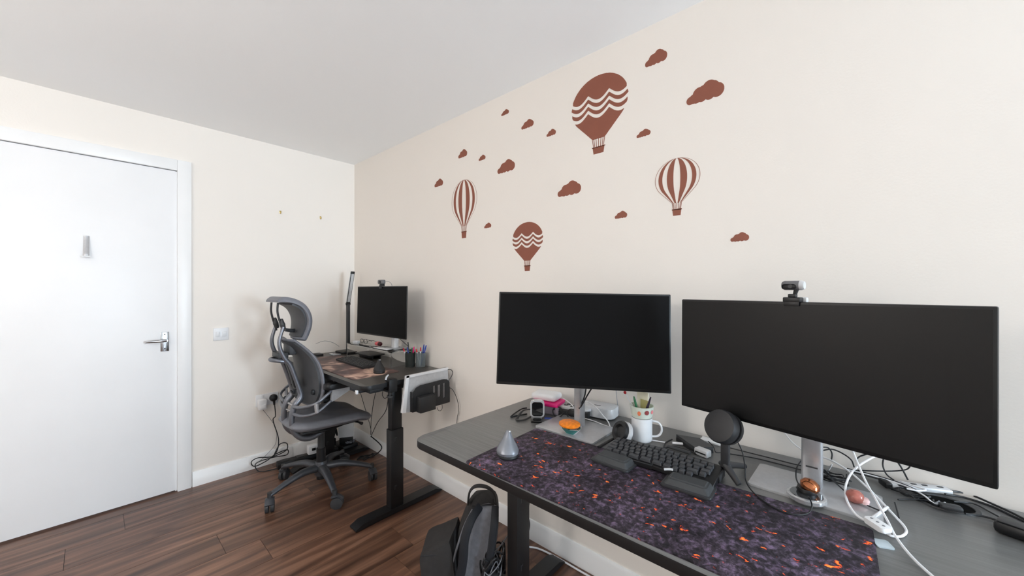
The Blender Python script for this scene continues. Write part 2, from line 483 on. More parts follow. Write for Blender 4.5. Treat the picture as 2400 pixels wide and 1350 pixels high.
# door
door = D.objects.new('door_1', None); COL.objects.link(door); struct(door)
door.location = (DXL, RY1, 0); WM[door.name] = Matrix.Translation((DXL, RY1, 0))
bm = new(); b2(bm, (DXL + .004, RY1 - .001, .010), (DXR - .004, RY1 + .009, DTOP - .004), 0.001); b2(bm, (DXL + .014, RY1 + .008, .010), (DXR - .014, RY1 + .042, DTOP - .014))
obj('door_panel', bm, M_door, door)
bm = new(); b2(bm, (0.293, RY1 - .008, 0.914), (0.333, RY1, 1.036), 0.002)
plate = obj('handle_plate', bm, M_chrome, door)
plate['label'] = 'satin chrome handle plate'
bm = new(); cyl(bm, (0.315, RY1, 0.984), (0.315, RY1 - .05, 0.984), 0.009)
tube(bm, [(0.318, RY1 - .046, 0.984), (0.29, RY1 - .05, 0.984), (0.25, RY1 - .05, 0.984), (0.222, RY1 - .046, 0.983)], [0.009, 0.009, 0.0075, 0.006], sides=12, up=(0, 0, 1), flat=(1.1, .8))
obj('lever_handle', bm, M_chrome, plate)
bm = new()
for z in (0.93, 1.02): cyl(bm, (0.313, RY1 - .008, z), (0.313, RY1 - .0095, z), 0.004, sides=12)
obj('screw', bm, M_dgrey, plate)

# things on the far wall
o = thing('coat_hook', 'slim bent metal hook screwed to the white door', 'hook', (-0.014, RY1, 1.55))
bm = new(); tube(bm, [(-0.016, RY1 - .003, 1.612), (-0.016, RY1 - .006, 1.59), (-0.016, RY1 - .016, 1.545), (-0.016, RY1 - .026, 1.51), (-0.016, RY1 - .028, 1.497)], 0.011, sides=8, up=(1, 0, 0), flat=(1, .22))
obj('hook_strip', bm, M_alu, o)
bm = new(); bx(bm, (-0.018, RY1 - .030, 1.492), (.034, .022, .008), .002); t_ = obj('hook_tip', bm, M_white, o)
t_['label'] = 'pale tip at the foot of the hook'
for (x, z), lb in (((0.966, 1.897), 'tiny brass wall hook left of its twin, on the door wall'), ((1.26, 1.897), 'tiny brass wall hook nearer the room corner')):
    o = thing('picture_hook', lb, 'hook', (x, RY1, z))
    bm = new(); bx(bm, (x, RY1 - .002, z), (.012, .004, .02), .001)
    tube(bm, [(x, RY1 - .003, z - .006), (x, RY1 - .012, z - .014), (x, RY1 - .018, z - .006), (x, RY1 - .017, z + .002)], .0018, sides=6)
    obj('hook_body', bm, mat('brass', (196, 170, 110), 0.35, 0.8), o)
o = thing('light_switch', 'white light switch plate on the wall right of the door', 'light switch', (0.6, RY1, 0.997))
bm = new(); bx(bm, (0.6, RY1 - .004, 0.997), (.086, .008, .086), .003); obj('switch_plate', bm, M_white, o)
for dx in (-.018, .018):
    bm = new(); bx(bm, (0.6 + dx, RY1 - .010, 0.997), (.022, .006, .036), .002, M=Matrix.Rotation(.12, 4, 'X')); obj('rocker', bm, M_white, o)
o = thing('wall_socket', 'white double wall socket low on the wall behind the chair', 'socket', (0.877, RY1, 0.487))
bm = new(); bx(bm, (0.877, RY1 - .005, 0.487), (.146, .010, .086), .003); fp = obj('socket_plate', bm, M_white, o)
for dx in (-.03, .03):
    bm = new(); bx(bm, (0.877 + dx, RY1 - .012, 0.517), (.012, .006, .018), .001); obj('rocker', bm, M_white, fp)
o = thing('plug_adapter', 'white plug-in adapter in the left side of the double wall socket', 'plug', (0.84, RY1 - .01, 0.46))
bm = new(); bx(bm, (0.838, RY1 - .033, 0.462), (.052, .045, .075), .008); obj('adapter_body', bm, M_white, o)
bm = new(); bx(bm, (0.838, RY1 - .058, 0.45), (.034, .012, .03), .004); obj('adapter_face', bm, M_white, o)
o = thing('power_plug', 'black three-pin plug in the right side of the wall socket', 'plug', (0.915, RY1 - .01, 0.49))
bm = new(); lathe(bm, [(0, 0), (.026, 0), (.027, .012), (.022, .028), (.012, .034), (0, .035)], (0.915, RY1 - .010, 0.492), 20, Matrix.Rotation(PI / 2, 4, 'X'))
tube(bm, [(0.915, RY1 - .03, .475), (0.917, RY1 - .033, .44)], [.009, .006], n=1)
obj('plug_body', bm, M_blk, o)

# invented lamp left of the frame, added to brighten walls and ceiling evenly
LX, LY, LZ = -1.0, 1.2, 1.7
o = thing('added_fill_lamp', 'unseen globe lamp added near the left wall as fill light', 'lamp', (LX, LY, 0))
bm = new(); lathe(bm, [(0, 0), (.14, 0), (.14, .015), (.02, .03), (0, .03)], (LX, LY, 0)); obj('lamp_base', bm, M_white, o)
bm = new(); cyl(bm, (LX, LY, .02), (LX, LY, LZ - .145), .011, sides=16); obj('pole', bm, M_white, o)
m_sh = D.materials.new('fill_globe_glow'); m_sh.use_nodes = True
P = m_sh.node_tree.nodes['Principled BSDF']; P.inputs['Base Color'].default_value = (.9, .88, .84, 1)
P.inputs['Emission Color'].default_value = (1.0, 0.95, 0.90, 1); P.inputs['Emission Strength'].default_value = FILL_GLOW
bm = new(); bmesh.ops.create_uvsphere(bm, u_segments=24, v_segments=16, radius=.15, matrix=Matrix.Translation((LX, LY, LZ))); obj('fill_globe', bm, m_sh, o)

# ------------------------------------------------------------------ wall stickers
XW = RX1
def strip_piece(bm, cols, x0=XW - .0006, x1=XW):
    """cols: list of (y, zlow, zhigh); splits where empty"""
    run = []
    def flush(run):
        if len(run) < 2: return
        A = [(bm.verts.new((x0, y, a)), bm.verts.new((x0, y, b)), bm.verts.new((x1, y, a)), bm.verts.new((x1, y, b))) for y, a, b in run]
        for p, q in zip(A, A[1:]):
            bm.faces.new((p[0], q[0], q[1], p[1]))
            bm.faces.new((p[2], p[3], q[3], q[2]))
            bm.faces.new((p[1], q[1], q[3], p[3])); bm.faces.new((p[0], p[2], q[2], q[0]))
        bm.faces.new((A[0][0], A[0][1], A[0][3], A[0][2])); bm.faces.new((A[-1][0], A[-1][2], A[-1][3], A[-1][1]))
    for c in cols:
        if c[2] - c[1] > 1e-4: run.append(c)
        else: flush(run); run = []
    flush(run)

CIR = [(.105, .115, .105), (.20, .14, .125), (.35, .22, .18), (.47, .24, .18), (.62, .31, .19), (.70, .28, .18), (.82, .19, .178), (.62, .15, .15), (.42, .13, .13), (.28, .13, .13)]
CLOUDS = [
 ((0.6340,0.5430,2.2310,2.2875), 'topmost brown cloud sticker, right of the largest balloon top'),
 ((0.4698,0.3380,2.0180,2.0915), 'largest paler brown cloud sticker, furthest up on the right'),
 ((1.4617,1.4031,2.2829,2.3122), 'small brown cloud sticker, uppermost of the trio left of the largest balloon'),
 ((1.3131,1.2281,2.1633,2.2077), 'middle brown cloud sticker of the trio left of the largest balloon'),
 ((1.1450,1.0870,2.0799,2.1128), 'small brown cloud sticker just left of the largest balloon envelope'),
 ((0.6709,0.6105,1.9475,1.9778), 'small brown cloud sticker between the largest balloon and the right striped balloon'),
 ((1.8346,1.7510,2.1290,2.1781), 'brown cloud sticker right above the left striped balloon'),
 ((1.6477,1.5893,2.0717,2.1028), 'tiny brown cloud sticker upper right of the left striped balloon'),
 ((1.4918,1.3590,1.9609,2.0296), 'bigger brown cloud sticker to the right of the left striped balloon'),
 ((2.0810,1.9891,1.9921,2.0420), 'leftmost brown cloud sticker, nearest the room corner'),
 ((1.0767,0.9424,1.7618,1.8310), 'bigger brown cloud sticker below the largest balloon basket, left side'),
 ((0.7706,0.7129,1.6173,1.6493), 'small brown cloud sticker lower left of the right striped balloon'),
 ((1.6001,1.5416,1.6646,1.6958), 'lowest tiny brown cloud sticker, beside the left striped balloon basket'),
 ((0.3187,0.2603,1.4781,1.5104), 'rightmost brown cloud sticker, above the wide monitor'),
]
for (yl, yr, zb, zt), lb in CLOUDS:
    bm = new(); n = 80; W = yl - yr; H = zt - zb; cols = []
    for i in range(n + 1):
        u = .5 - .5 * math.cos(PI * i / n); a, b = 9, -9
        for cx, cz, r in CIR:
            if abs(u - cx) < r:
                h = math.sqrt(r * r - (u - cx) ** 2); a = min(a, cz - h); b = max(b, cz + h)
        if b < a: a = b = .1
        cols.append((yl - u * W, zb + max(a, 0) / .5 * H, zb + b / .5 * H))
    strip_piece(bm, cols)
    tag(obj('cloud_sticker', bm, M_vinyl, smooth=False), lb, 'wall sticker', 'brown cloud stickers on the right wall')

def envelope(W, H, bw):
    """returns half-width function of height above the mouth (0..H)"""
    a = W / 2; c = .44 * H; k = a / c; D0 = (H - c) * k   # scaled so that the crown is a circle of radius a
    L = math.hypot(bw, D0); base = math.atan2(D0, -bw); off = math.acos(min(1, a / L))
    # tangent point on the circle, seen from its centre towards P=(bw,-D0)
    ang = math.atan2(-D0, bw) + off
    tx, tz = a * math.cos(ang), a * math.sin(ang)
    def half(h):
        z = (h - (H - c)) * k
        if z >= tz: return math.sqrt(max(0, a * a - z * z))
        return bw + (tx - bw) * (z + D0) / (tz + D0)
    return half

def balloon(label, yc, W, zt, zb, bas0, bas1, basw, kind, vm=M_vinyl):
    o = thing('balloon_sticker', label, 'wall sticker', (XW, yc, (zt + bas0) / 2), 0, 'hot-air balloon stickers on the right wall')
    H = zt - zb; bw = basw * .52; half = envelope(W, H, bw)
    if kind == 'wave':
        N = 72; cols_env = []
        hs = [i * H / 400 for i in range(401)]; hw = [half(h) for h in hs]
        def span(u):
            ok = [h for h, w_ in zip(hs, hw) if w_ >= abs(u)]
            return (ok[0], ok[-1]) if ok else (0, 0)
        L = .37 * W; A = .11 * H
        def wave(u, t): return H * (1 - t) + A * (1 - abs(math.sin(PI * (u - L / 2) / L))) * 1.0 - .3 * A
        bands = [(None, .345), (.40, .462), (.518, .58), (.636, None)]
        for bi, (top, bot) in enumerate(bands):
            bm = new(); cols = []
            for i in range(N + 1):
                u = -W / 2 + W * i / N
                lo, hi = span(u * .9995)
                h1 = hi if top is None else min(hi, wave(u, top)); h0 = lo if bot is None else max(lo, wave(u, bot))
                cols.append((yc - u, zb + h0, zb + h1))
            strip_piece(bm, cols)
            obj('envelope_band', bm, vm, o, smooth=False)
    else:
        for f0, f1 in ((-1, -.975), (-.84, -.66), (-.45, -.155), (.155, .45), (.66, .84), (.975, 1)):
            bm = new(); rows = []
            for i in range(49):
                h = H * (1 - (1 - i / 48) ** 1.6) if i < 48 else H * .9995
                w_ = half(h); g0, g1 = f0, f1
                if abs(g1 - g0) < .05:
                    m_ = .0016 / max(w_, .004); g0, g1 = (-1, -1 + m_) if f0 < 0 else (1 - m_, 1)
                rows.append((zb + h, yc - g0 * w_, yc - g1 * w_))
            V = [[bm.verts.new((XW - .0006, y0, z)), bm.verts.new((XW - .0006, y1, z)), bm.verts.new((XW, y0, z)), bm.verts.new((XW, y1, z))] for z, y0, y1 in rows]
            for p, q in zip(V, V[1:]):
                bm.faces.new((p[0], p[1], q[1], q[0])); bm.faces.new((p[2], q[2], q[3], p[3]))
                bm.faces.new((p[0], q[0], q[2], p[2])); bm.faces.new((p[1], p[3], q[3], q[1]))
            obj('envelope_stripe', bm, vm, o, smooth=False)
    bm = new(); prism(bm, [(XW - .0006, yc + basw / 2, bas1), (XW - .0006, yc - basw / 2, bas1), (XW - .0006, yc - basw * .42, bas0), (XW - .0006, yc + basw * .42, bas0)], (.0006, 0, 0))
    prism(bm, [(XW - .0006, yc + basw * .56, bas1 + .002), (XW - .0006, yc - basw * .56, bas1 + .002), (XW - .0006, yc - basw * .56, bas1 - .002), (XW - .0006, yc + basw * .56, bas1 - .002)], (.0006, 0, 0))
    obj('basket', bm, vm, o, smooth=False)
    bm = new(); rw = W * .004 + .0003
    for f in (-1, -.75, -.4, 0, .4, .75, 1):
        prism(bm, [(XW - .0006, yc - f * bw - rw, zb + .001), (XW - .0006, yc - f * bw + rw, zb + .001), (XW - .0006, yc - f * bw * .8 + rw, bas1), (XW - .0006, yc - f * bw * .8 - rw, bas1)], (.0006, 0, 0))
    obj('ropes', bm, vm, o, smooth=False)

balloon('largest brown balloon sticker with three white waves across it', 0.851, 0.288, 2.285, 1.996, 1.928, 1.958, .060, 'wave')
balloon('striped brown balloon sticker on the left, nearest the room corner', 1.781, 0.236, 1.987, 1.699, 1.625, 1.665, .046, 'stripe')
balloon('smaller brown balloon sticker with waves, lowest of the four', 1.272, 0.211, 1.664, 1.459, 1.404, 1.432, .040, 'wave')
balloon('striped brown balloon sticker on the right, above the wide monitor gap', 0.506, 0.172, 1.826, 1.648, 1.599, 1.623, .034, 'stripe')

# ================================================================== sit-stand desks
def desk(label, x0, x1, y0, y1, h, th, legs, legx, foot, r, lead='far'):
    o = thing('standing_desk', label, 'desk', ((x0 + x1) / 2, (y0 + y1) / 2, 0))
    bm = new(); slab(bm, (x0 + x1) / 2, (y0 + y1) / 2, x1 - x0, y1 - y0, h - th, h, r, 0.0025)
    for f in bm.faces: f.normal_update()
    for f in bm.faces: f.material_index = 0 if abs(f.normal.z) > .6 else 1
    obj('tabletop', bm, [M_desk if lead == 'near' else M_desk2, M_blkm], o)
    for ly in legs:
        bm = new(); b2(bm, (legx - .04, ly - .028, 0.03), (legx + .04, ly + .028, h * .62), .003)
        b2(bm, (legx - .033, ly - .022, h * .62), (legx + .033, ly + .022, h - th - .03), .002)
        lg = obj('leg_column', bm, M_blkm, o)
        for z in (.16, .44):
            bm = new(); prism(bm, [(legx - .019, ly - .0285, z - .02), (legx - .015, ly - .0285, z - .02), (legx - .015, ly - .0285, z - .003), (legx - .005, ly - .0285, z - .003), (legx - .005, ly - .0285, z + .003), (legx - .019, ly - .0285, z + .003)], (0, -.001, 0))
            obj('bracket_slot', bm, M_dgrey, lg, smooth=False)
        f0, f1 = foot
        bm = new()
        prism(bm, [(f0, ly - .036, 0.006), (f0, ly - .036, .014), (f0 + .045, ly - .036, .034), (f1 - .045, ly - .036, .034), (f1, ly - .036, .014), (f1, ly - .036, .006)], (0, .072, 0))
        ft = obj('foot', bm, M_blkm, o)
        for fx in (f0 + .03, f1 - .03):
            bm = new(); cyl(bm, (fx, ly, 0), (fx, ly, .007), .016, sides=16); obj('levelling_pad', bm, M_dgrey, ft)
        bm = new(); b2(bm, (x0 + .06, ly - .03, h - th - .03), (x1 - .06, ly + .03, h - th), .002); obj('top_bracket', bm, M_blkm, o)
    bm = new()
    for dx in (-.05, .05):
        b2(bm, (legx + dx - .015, legs[0], h - th - .045), (legx + dx + .015, legs[-1], h - th - .015), .002)
    obj('crossbar', bm, M_blkm, o)
    return o

FX0, FX1, FY0, FY1, FH = 0.967, 1.530, 1.925, 3.205, 0.785
fd = desk('black standing desk in the room corner behind the office chair', FX0, FX1, FY0, FY1, FH, .026, (1.998, 2.945), 1.198, (0.945, 1.513), (.02, .05, .05, .02))
bm = new(); b2(bm, (FX0 + .02, 2.02, FH - .056), (FX0 + .09, 2.13, FH - .027), .004); obj('height_control', bm, M_blk, fd)
bm = new(); bx(bm, (FX0 + .0, 2.0, FH - .040), (.012, .018, .022), .003); c_ = obj('cable_clip', bm, M_white, fd); c_['label'] = 'small white clip on the desk edge'
bm = new(); b2(bm, (1.38, 2.2, FH - .12), (1.385, 3.0, FH - .03)); b2(bm, (1.38, 2.2, FH - .125), (1.47, 3.0, FH - .12)); obj('cable_tray', bm, M_blkm, fd)

# desk mat of the far desk
bm = new(); slab(bm, 1.155, 2.56, .30, .88, FH, FH + .003, .012, .001)
tag(obj('desk_mat', bm, M_brownmat), 'brown and pale pink printed desk mat on the corner desk', 'desk mat')

def keycap(bm, c, s, h, rz=0.0, tilt=0.0):
    M = Matrix.Translation(c) @ Matrix.Rotation(rz, 4, 'Z') @ Matrix.Rotation(tilt, 4, 'Y')
    a, b = s[0] / 2, s[1] / 2; k = .78
    lo = [M @ Vector(p) for p in ((-a, -b, 0), (a, -b, 0), (a, b, 0), (-a, b, 0))]
    hi = [M @ Vector(p) for p in ((-a * k, -b * k, h), (a * k, -b * k, h), (a * k, b * k, h), (-a * k, b * k, h))]
    L = [bm.verts.new(p) for p in lo]; U = [bm.verts.new(p) for p in hi]
    bm.faces.new(L[::-1]); f = bm.faces.new(U)
    for i in range(4):
        j = (i + 1) % 4; bm.faces.new((L[i], L[j], U[j], U[i]))

# slim keyboard on the far desk
kb = thing('keyboard', 'slim black keyboard on the brown mat of the corner desk', 'keyboard', (1.25, 2.57, FH + .003), math.radians(-2))
Z0 = FH + .003
bm = new(); slab(bm, 0, 0, .135, .44, 0, .014, .008, .002); obj('case', bm, M_dgrey2, kb, world=False)
kme = None
for i in range(5):
    for j in range(15):
        x = -.05 + i * .0225; y = -.198 + j * .0283
        if kme is None:
            bm = new(); keycap(bm, (0, 0, 0), (.019, .024), .005); ko = obj('key', bm, M_dgrey2, kb, smooth=False, world=False); kme = ko.data
        else:
            ko = D.objects.new('key', kme); COL.objects.link(ko); ko.parent = kb
        ko.location = (x, y, .014)

def vertical_mouse(label, loc, rz, body_m, base_m, h=.08, s=1.0):
    o = thing('vertical_mouse', label, 'mouse', loc, rz)
    bm = new()
    secs = [(0.012, .034, .037, 0, 0), (.020, .036, .038, 0, 0), (.030, .033, .034, .001, .002), (.042, .026, .026, .003, .004), (.054, .018, .019, .006, .007), (.066, .012, .013, .008, .009), (.076, .0085, .0095, .009, .010), (.0805, .004, .005, .009, .010)]
    N = 28; rings = []
    for z, rx, ry, ox, oy in secs:
        rings.append([bm.verts.new(((ox + rx * math.cos(2 * PI * k / N)) * s, (oy + ry * math.sin(2 * PI * k / N)) * s, z * h / .08)) for k in range(N)])
    for a, b in zip(rings, rings[1:]):
        for k in range(N): bm.faces.new((a[k], a[(k + 1) % N], b[(k + 1) % N], b[k]))
    bm.faces.new(rings[0][::-1]); bm.faces.new(rings[-1])
    obj('body', bm, body_m, o, world=False)
    bm = new(); lathe(bm, [(0, 0), (.031 * s, 0), (.0355 * s, .006), (.0345 * s, .0125), (0, .0125)], sx=.98, sy=1.08); obj('base', bm, base_m, o, world=False)
    bm = new(); bx(bm, ((.0095) * s, (.002) * s, .0775 * h / .08), (.008, .006, .007), .002); obj('scroll_wheel', bm, M_alu, o, world=False)
    return o
vertical_mouse('dark upright mouse at the near corner of the brown desk mat', (1.19, 2.165, FH + .003), math.radians(20), M_dgrey2, M_blk, .082, .95)

# LED desk lamp in the corner
lp = thing('desk_lamp', 'slim black folding desk lamp standing in the room corner', 'lamp', (1.425, 3.10, FH))
bm = new(); slab(bm, 1.41, 3.10, .13, .14, FH, FH + .014, .015, .003); obj('lamp_base', bm, M_blk, lp)
bm = new(); bx(bm, (1.425, 3.10, FH + .205), (.024, .030, .385), .004); obj('lamp_stem', bm, M_dgrey, lp)
A = Vector((1.425, 3.10, 1.185)); B = Vector((1.425, 3.015, 1.452)); dirv = (B - A).normalized()
bm = new(); cyl(bm, (1.409, 3.10, 1.185), (1.441, 3.10, 1.185), .011, sides=16); obj('lamp_hinge', bm, M_blk, lp)
R_ = dirv.to_track_quat('Z', 'X').to_matrix().to_4x4()
bm = new(); bx(bm, (A + B) / 2, (.032, .012, (B - A).length), .003, M=Matrix.Rotation(math.atan2(A.y - B.y, B.z - A.z), 4, 'X')); hd = obj('lamp_head', bm, M_blk, lp)
nrm = Vector((0, -dirv.z, dirv.y)).normalized()
bm = new(); bx(bm, (A + B) / 2 + Vector((-.0165, 0, 0)), (.003, .008, (B - A).length * .86), .0008, M=Matrix.Rotation(math.atan2(A.y - B.y, B.z - A.z), 4, 'X'))
bx(bm, (A + B) / 2 + nrm * .0065, (.022, .003, (B - A).length * .86), .0008, M=Matrix.Rotation(math.atan2(A.y - B.y, B.z - A.z), 4, 'X'))
l_ = obj('light_strip', bm, M_silver, hd); l_['label'] = 'pale unlit light strip'

# monitor builder: screen frame at centre c, yaw of the normal, tilt, roll
def monitor(label, c, yaw, tilt, W, H, col, base, roll=0.0, arm=True, base_rz=0.0, col_s=(.034, .045), col_m=None, thick=.022, base_m=None, scr=None):
    o = thing('monitor', label, 'monitor', base[:3])
    Rm = Matrix.Translation(c) @ Matrix.Rotation(yaw, 4, 'Z') @ Matrix.Rotation(-tilt, 4, 'Y') @ Matrix.Rotation(roll, 4, 'X')
    # local: +X out of the screen, Y left-right, Z up
    bm = new(); b2(bm, (-thick, -W / 2, -H / 2), (0, W / 2, H / 2), .003); bmesh.ops.transform(bm, matrix=Rm, verts=bm.verts)
    hs = obj('housing', bm, M_bezel, o)
    bm = new(); b2(bm, (-.0005, -W / 2 + .006, -H / 2 + .010), (.0008, W / 2 - .006, H / 2 - .006)); bmesh.ops.transform(bm, matrix=Rm, verts=bm.verts)
    obj('screen', bm, scr or M_screen, hs)
    bm = new(); b2(bm, (-thick - .02, -W * .28, -H * .3), (-thick, W * .28, H * .28), .008); bmesh.ops.transform(bm, matrix=Rm, verts=bm.verts)
    obj('back_housing', bm, M_dgrey, o)
    back = Rm @ Vector((-thick - .018, 0, 0))
    bm = new(); tube(bm, [back, Vector((col[0], col[1], back.z + .01))], .022, sides=14, n=1); obj('mount_neck', bm, M_alu, o)
    z0 = base[2]
    bm = new(); slab(bm, col[0], col[1], col_s[0], col_s[1], z0 + .006, back.z + .05, .006, .001, rz=base_rz, n=3)
    cl = obj('stand_column', bm, col_m or M_alu, o)
    bm = new(); slab(bm, base[0], base[1], base[3], base[4], z0, z0 + .007, .008, .0015, rz=base_rz); obj('stand_base', bm, base_m or M_alu, o)
    return o, Rm, cl
M3, R3, _ = monitor('square-looking black monitor on the clear riser of the corner desk', (1.338, 2.423, 1.155), math.radians(183.5), math.radians(1.4), .60, .346, (1.44, 2.40), (1.44, 2.395, FH + .103, .09, .13), col_m=M_white, scr=M_screen2, thick=.007)
M_grey = mat('mid_grey_plastic', (104, 104, 106), .45)
def webcam(label, R, W, H, y, s=1.0, style='box'):
    p = R @ Vector((-.008, y, H / 2)); rz = R.to_euler('XYZ').z
    yaw = math.atan2((R.to_3x3() @ Vector((1, 0, 0))).y, (R.to_3x3() @ Vector((1, 0, 0))).x)
    o = thing('webcam', label, 'webcam', p, yaw)
    if style == 'box':
        bm = new(); bx(bm, (.004, 0, .030), (.026, .066, .030), .008, seg=3); b = obj('body', bm, M_grey, o, world=False)
        bm = new(); cyl(bm, (.016, 0, .030), (.0195, 0, .030), .010, sides=20); obj('lens', bm, M_blk, b, world=False)
        bm = new(); bx(bm, (0, .0, .008), (.022, .036, .014), .003); bx(bm, (.013, 0, -.006), (.004, .03, .02), .001); obj('clip', bm, M_blk, o, world=False)
    else:
        bm = new(); tube(bm, [(0, .033, .054), (0, .026, .054), (0, -.026, .054), (0, -.033, .054)], [.010, .0155, .0155, .012], sides=24, n=1); b = obj('body', bm, M_grey, o, world=False)
        bm = new(); tube(bm, [(0, .0335, .054), (0, .026, .054), (0, .020, .054)], [.0122, .0158, .0158], sides=24, n=1); en = obj('end_cap', bm, M_silver, b, world=False); en['label'] = 'silver end of the camera tube'
        bm = new(); bx(bm, (.0155, -.008, .050), (.003, .042, .016), .006); f_ = obj('face', bm, M_blk, b, world=False)
        bm = new(); cyl(bm, (.016, -.004, .051), (.0185, -.004, .051), .0065, sides=20); obj('lens', bm, M_dgrey, b, world=False)
        bm = new(); tube(bm, [(0, .010, .044), (0, .004, .022)], [.008, .006], sides=14, n=1); bx(bm, (0, -.002, .020), (.022, .024, .012), .003); obj('neck', bm, M_blk, o, world=False)
        bm = new(); bx(bm, (.004, .0, .007), (.034, .052, .016), .003); bx(bm, (.018, 0, -.006), (.004, .046, .014), .001); obj('clip', bm, M_blk, o, world=False)
        bm = new(); bx(bm, (-.024, .022, .006), (.022, .026, .018), .004); obj('rear_pad', bm, M_silver, o, world=False)
    if style != 'box': o.scale = (.74, .74, .80)
    return o
webcam('small grey webcam clipped on the corner desk monitor', R3, .6, .346, .005, style='box')

# clear acrylic riser
rs = thing('monitor_riser', 'clear acrylic riser under the corner desk monitor', 'riser', (1.42, 2.58, FH))
bm = new(); b2(bm, (1.335, 2.265, FH + .095), (1.505, 2.93, FH + .102), .002); obj('shelf', bm, M_glass, rs)
for y in (2.275, 2.922):
    bm = new(); b2(bm, (1.335, y - .004, FH), (1.505, y + .004, FH + .095), .001); obj('side_panel', bm, M_glass, rs)
RT = FH + .102
bm = new(); bx(bm, (1.365, 2.83, RT + .012), (.030, .05, .022), .004, rz=.3); tag(obj('eraser_box', bm, M_white), 'small white box at the left end of the clear riser', 'box')
o = thing('spectacles', 'thin black-framed glasses lying on the clear riser', 'glasses', (1.42, 2.78, RT))
bm = new()
for dy in (-.03, .03):
    tube(bm, [(1.40, 2.78 + dy + .024 * math.cos(a), RT + .020 + .017 * math.sin(a)) for a in [k * PI / 6 for k in range(13)]], .0014, sides=6, n=2)
tube(bm, [(1.40, 2.774, RT + .024), (1.40, 2.786, RT + .024)], .0014, sides=6, n=1); obj('rims', bm, M_blk, o)
for dy in (-.056, .056):
    bm = new(); tube(bm, [(1.40, 2.78 + dy, RT + .026), (1.45, 2.78 + dy, RT + .024), (1.495, 2.78 + dy * .95, RT + .003)], .0014, sides=6); obj('temple', bm, M_blk, o)
o = thing('marker_pen', 'dark pen lying along the front of the clear riser', 'pen', (1.35, 2.62, RT))
bm = new(); cyl(bm, (1.352, 2.75, RT + .004), (1.345, 2.58, RT + .004), .004, sides=10); obj('barrel', bm, M_blk, o)
bm = new(); cyl(bm, (1.345, 2.58, RT + .004), (1.3445, 2.566, RT + .004), .004, .001, sides=10); obj('tip', bm, M_alu, o)
o = thing('stapler', 'coral pink hand tool with dark end on the clear riser', 'stapler', (1.385, 2.50, RT))
bm = new(); tube(bm, [(1.41, 2.61, RT + .018), (1.405, 2.57, RT + .021), (1.40, 2.545, RT + .022)], [.012, .017, .015], sides=12, flat=(1, 1)); obj('body', bm, M_coral, o)
bm = new(); tube(bm, [(1.40, 2.545, RT + .022), (1.397, 2.528, RT + .022), (1.395, 2.517, RT + .017)], [.0155, .016, .009], sides=12); obj('head', bm, mat('dark_maroon', (70, 20, 26), .4), o)
o = thing('notepad', 'white notepad with a black edge on the clear riser', 'notepad', (1.36, 2.46, RT))
bm = new(); bx(bm, (1.362, 2.43, RT + .0025), (.055, .17, .005), .001, rz=.05); obj('cover', bm, M_blk, o)
bm = new(); bx(bm, (1.362, 2.43, RT + .0065), (.050, .164, .003), .001, rz=.05); obj('pages', bm, M_white, o)

# black tablet stand under the riser
o = thing('laptop_stand', 'flat black laptop stand lying under the clear riser', 'stand', (1.42, 2.75, FH))
bm = new(); slab(bm, 1.43, 2.74, .13, .24, FH + .024, FH + .032, .02, .002); obj('top_plate', bm, M_blk, o)
bm = new(); bx(bm, (1.40, 2.74, FH + .012), (.012, .2, .024), .003); bx(bm, (1.46, 2.74, FH + .012), (.012, .2, .024), .003); obj('legs', bm, M_blk, o)

# pencil cups
def pencil_cup(label, x, y, z, r, h, m, pens, grp=None):
    o = thing('pencil_cup', label, 'pen holder', (x, y, z))
    bm = new(); lathe(bm, [(0, 0), (r * .92, 0), (r, h), (r * .93, h), (r * .86, .004), (0, .004)], (x, y, z), 24)
    obj('cup', bm, m, o)
    for dx, dy, lx, ly, L, pm, lb in pens:
        p = thing('pen', lb, 'pen', (x + dx * .4, y + dy * .4, z + .005))
        a = Vector((x + dx * .4, y + dy * .4, z + .008)); b = Vector((x + lx, y + ly, z + L))
        bm = new(); cyl(bm, a, a.lerp(b, .8), .0042, sides=10); obj('barrel', bm, M_white if pm is M_red else pm, p)
        bm = new(); cyl(bm, a.lerp(b, .8), b, .005, .0038, sides=10); obj('cap', bm, pm, p)
    return o
M_mesh = mat('frosted_clear_cup', (170, 178, 180), .2, trans=.75, ior=1.2)
pencil_cup('dark see-through pencil cup, left one, beside the monitor riser', 1.44, 2.21, FH, .034, .095, mat('smoked_clear_cup', (90, 95, 92), .2, trans=.7, ior=1.2),
  [(-.01, .01, -.035, .03, .125, M_red, 'red-capped pen leaning left in the dark pencil cup'), (.01, .0, -.01, .022, .128, M_blue, 'navy pen in the dark pencil cup'), (0, -.01, .015, .0, .125, M_green, 'green pen in the dark pencil cup'), (.0, .01, .005, .035, .16, M_dgrey, 'tall grey pencil in the dark pencil cup'), (.01, -.01, .01, -.03, .135, M_pink, 'pink-capped pen at the right of the dark pencil cup')])
pencil_cup('pale translucent pencil cup, right one, against the wall', 1.482, 2.15, FH, .034, .095, M_mesh,
  [(-.01, 0, -.02, .022, .12, M_red, 'red-capped pen in the pale pencil cup'), (.0, .01, 0, .0, .13, M_red, 'second red-capped pen in the pale pencil cup'), (.01, 0, .012, -.022, .15, M_blue, 'blue pen in the pale pencil cup'), (0, -.01, .02, -.035, .145, M_blue, 'blue pen leaning right in the pale pencil cup')])

# small dark bits at the far left of the desk
bm = new(); slab(bm, 1.20, 3.13, .05, .09, FH, FH + .012, .006, .002); tag(obj('charger_brick', bm, M_blk), 'small black box at the door end of the corner desk', 'charger')
bm = new(); slab(bm, 1.30, 3.06, .06, .10, FH, FH + .006, .01, .001); tag(obj('glass_coaster', bm, mat('silver_film', (190, 195, 200), .15, .5)), 'shiny flat tray near the lamp on the corner desk', 'tray')

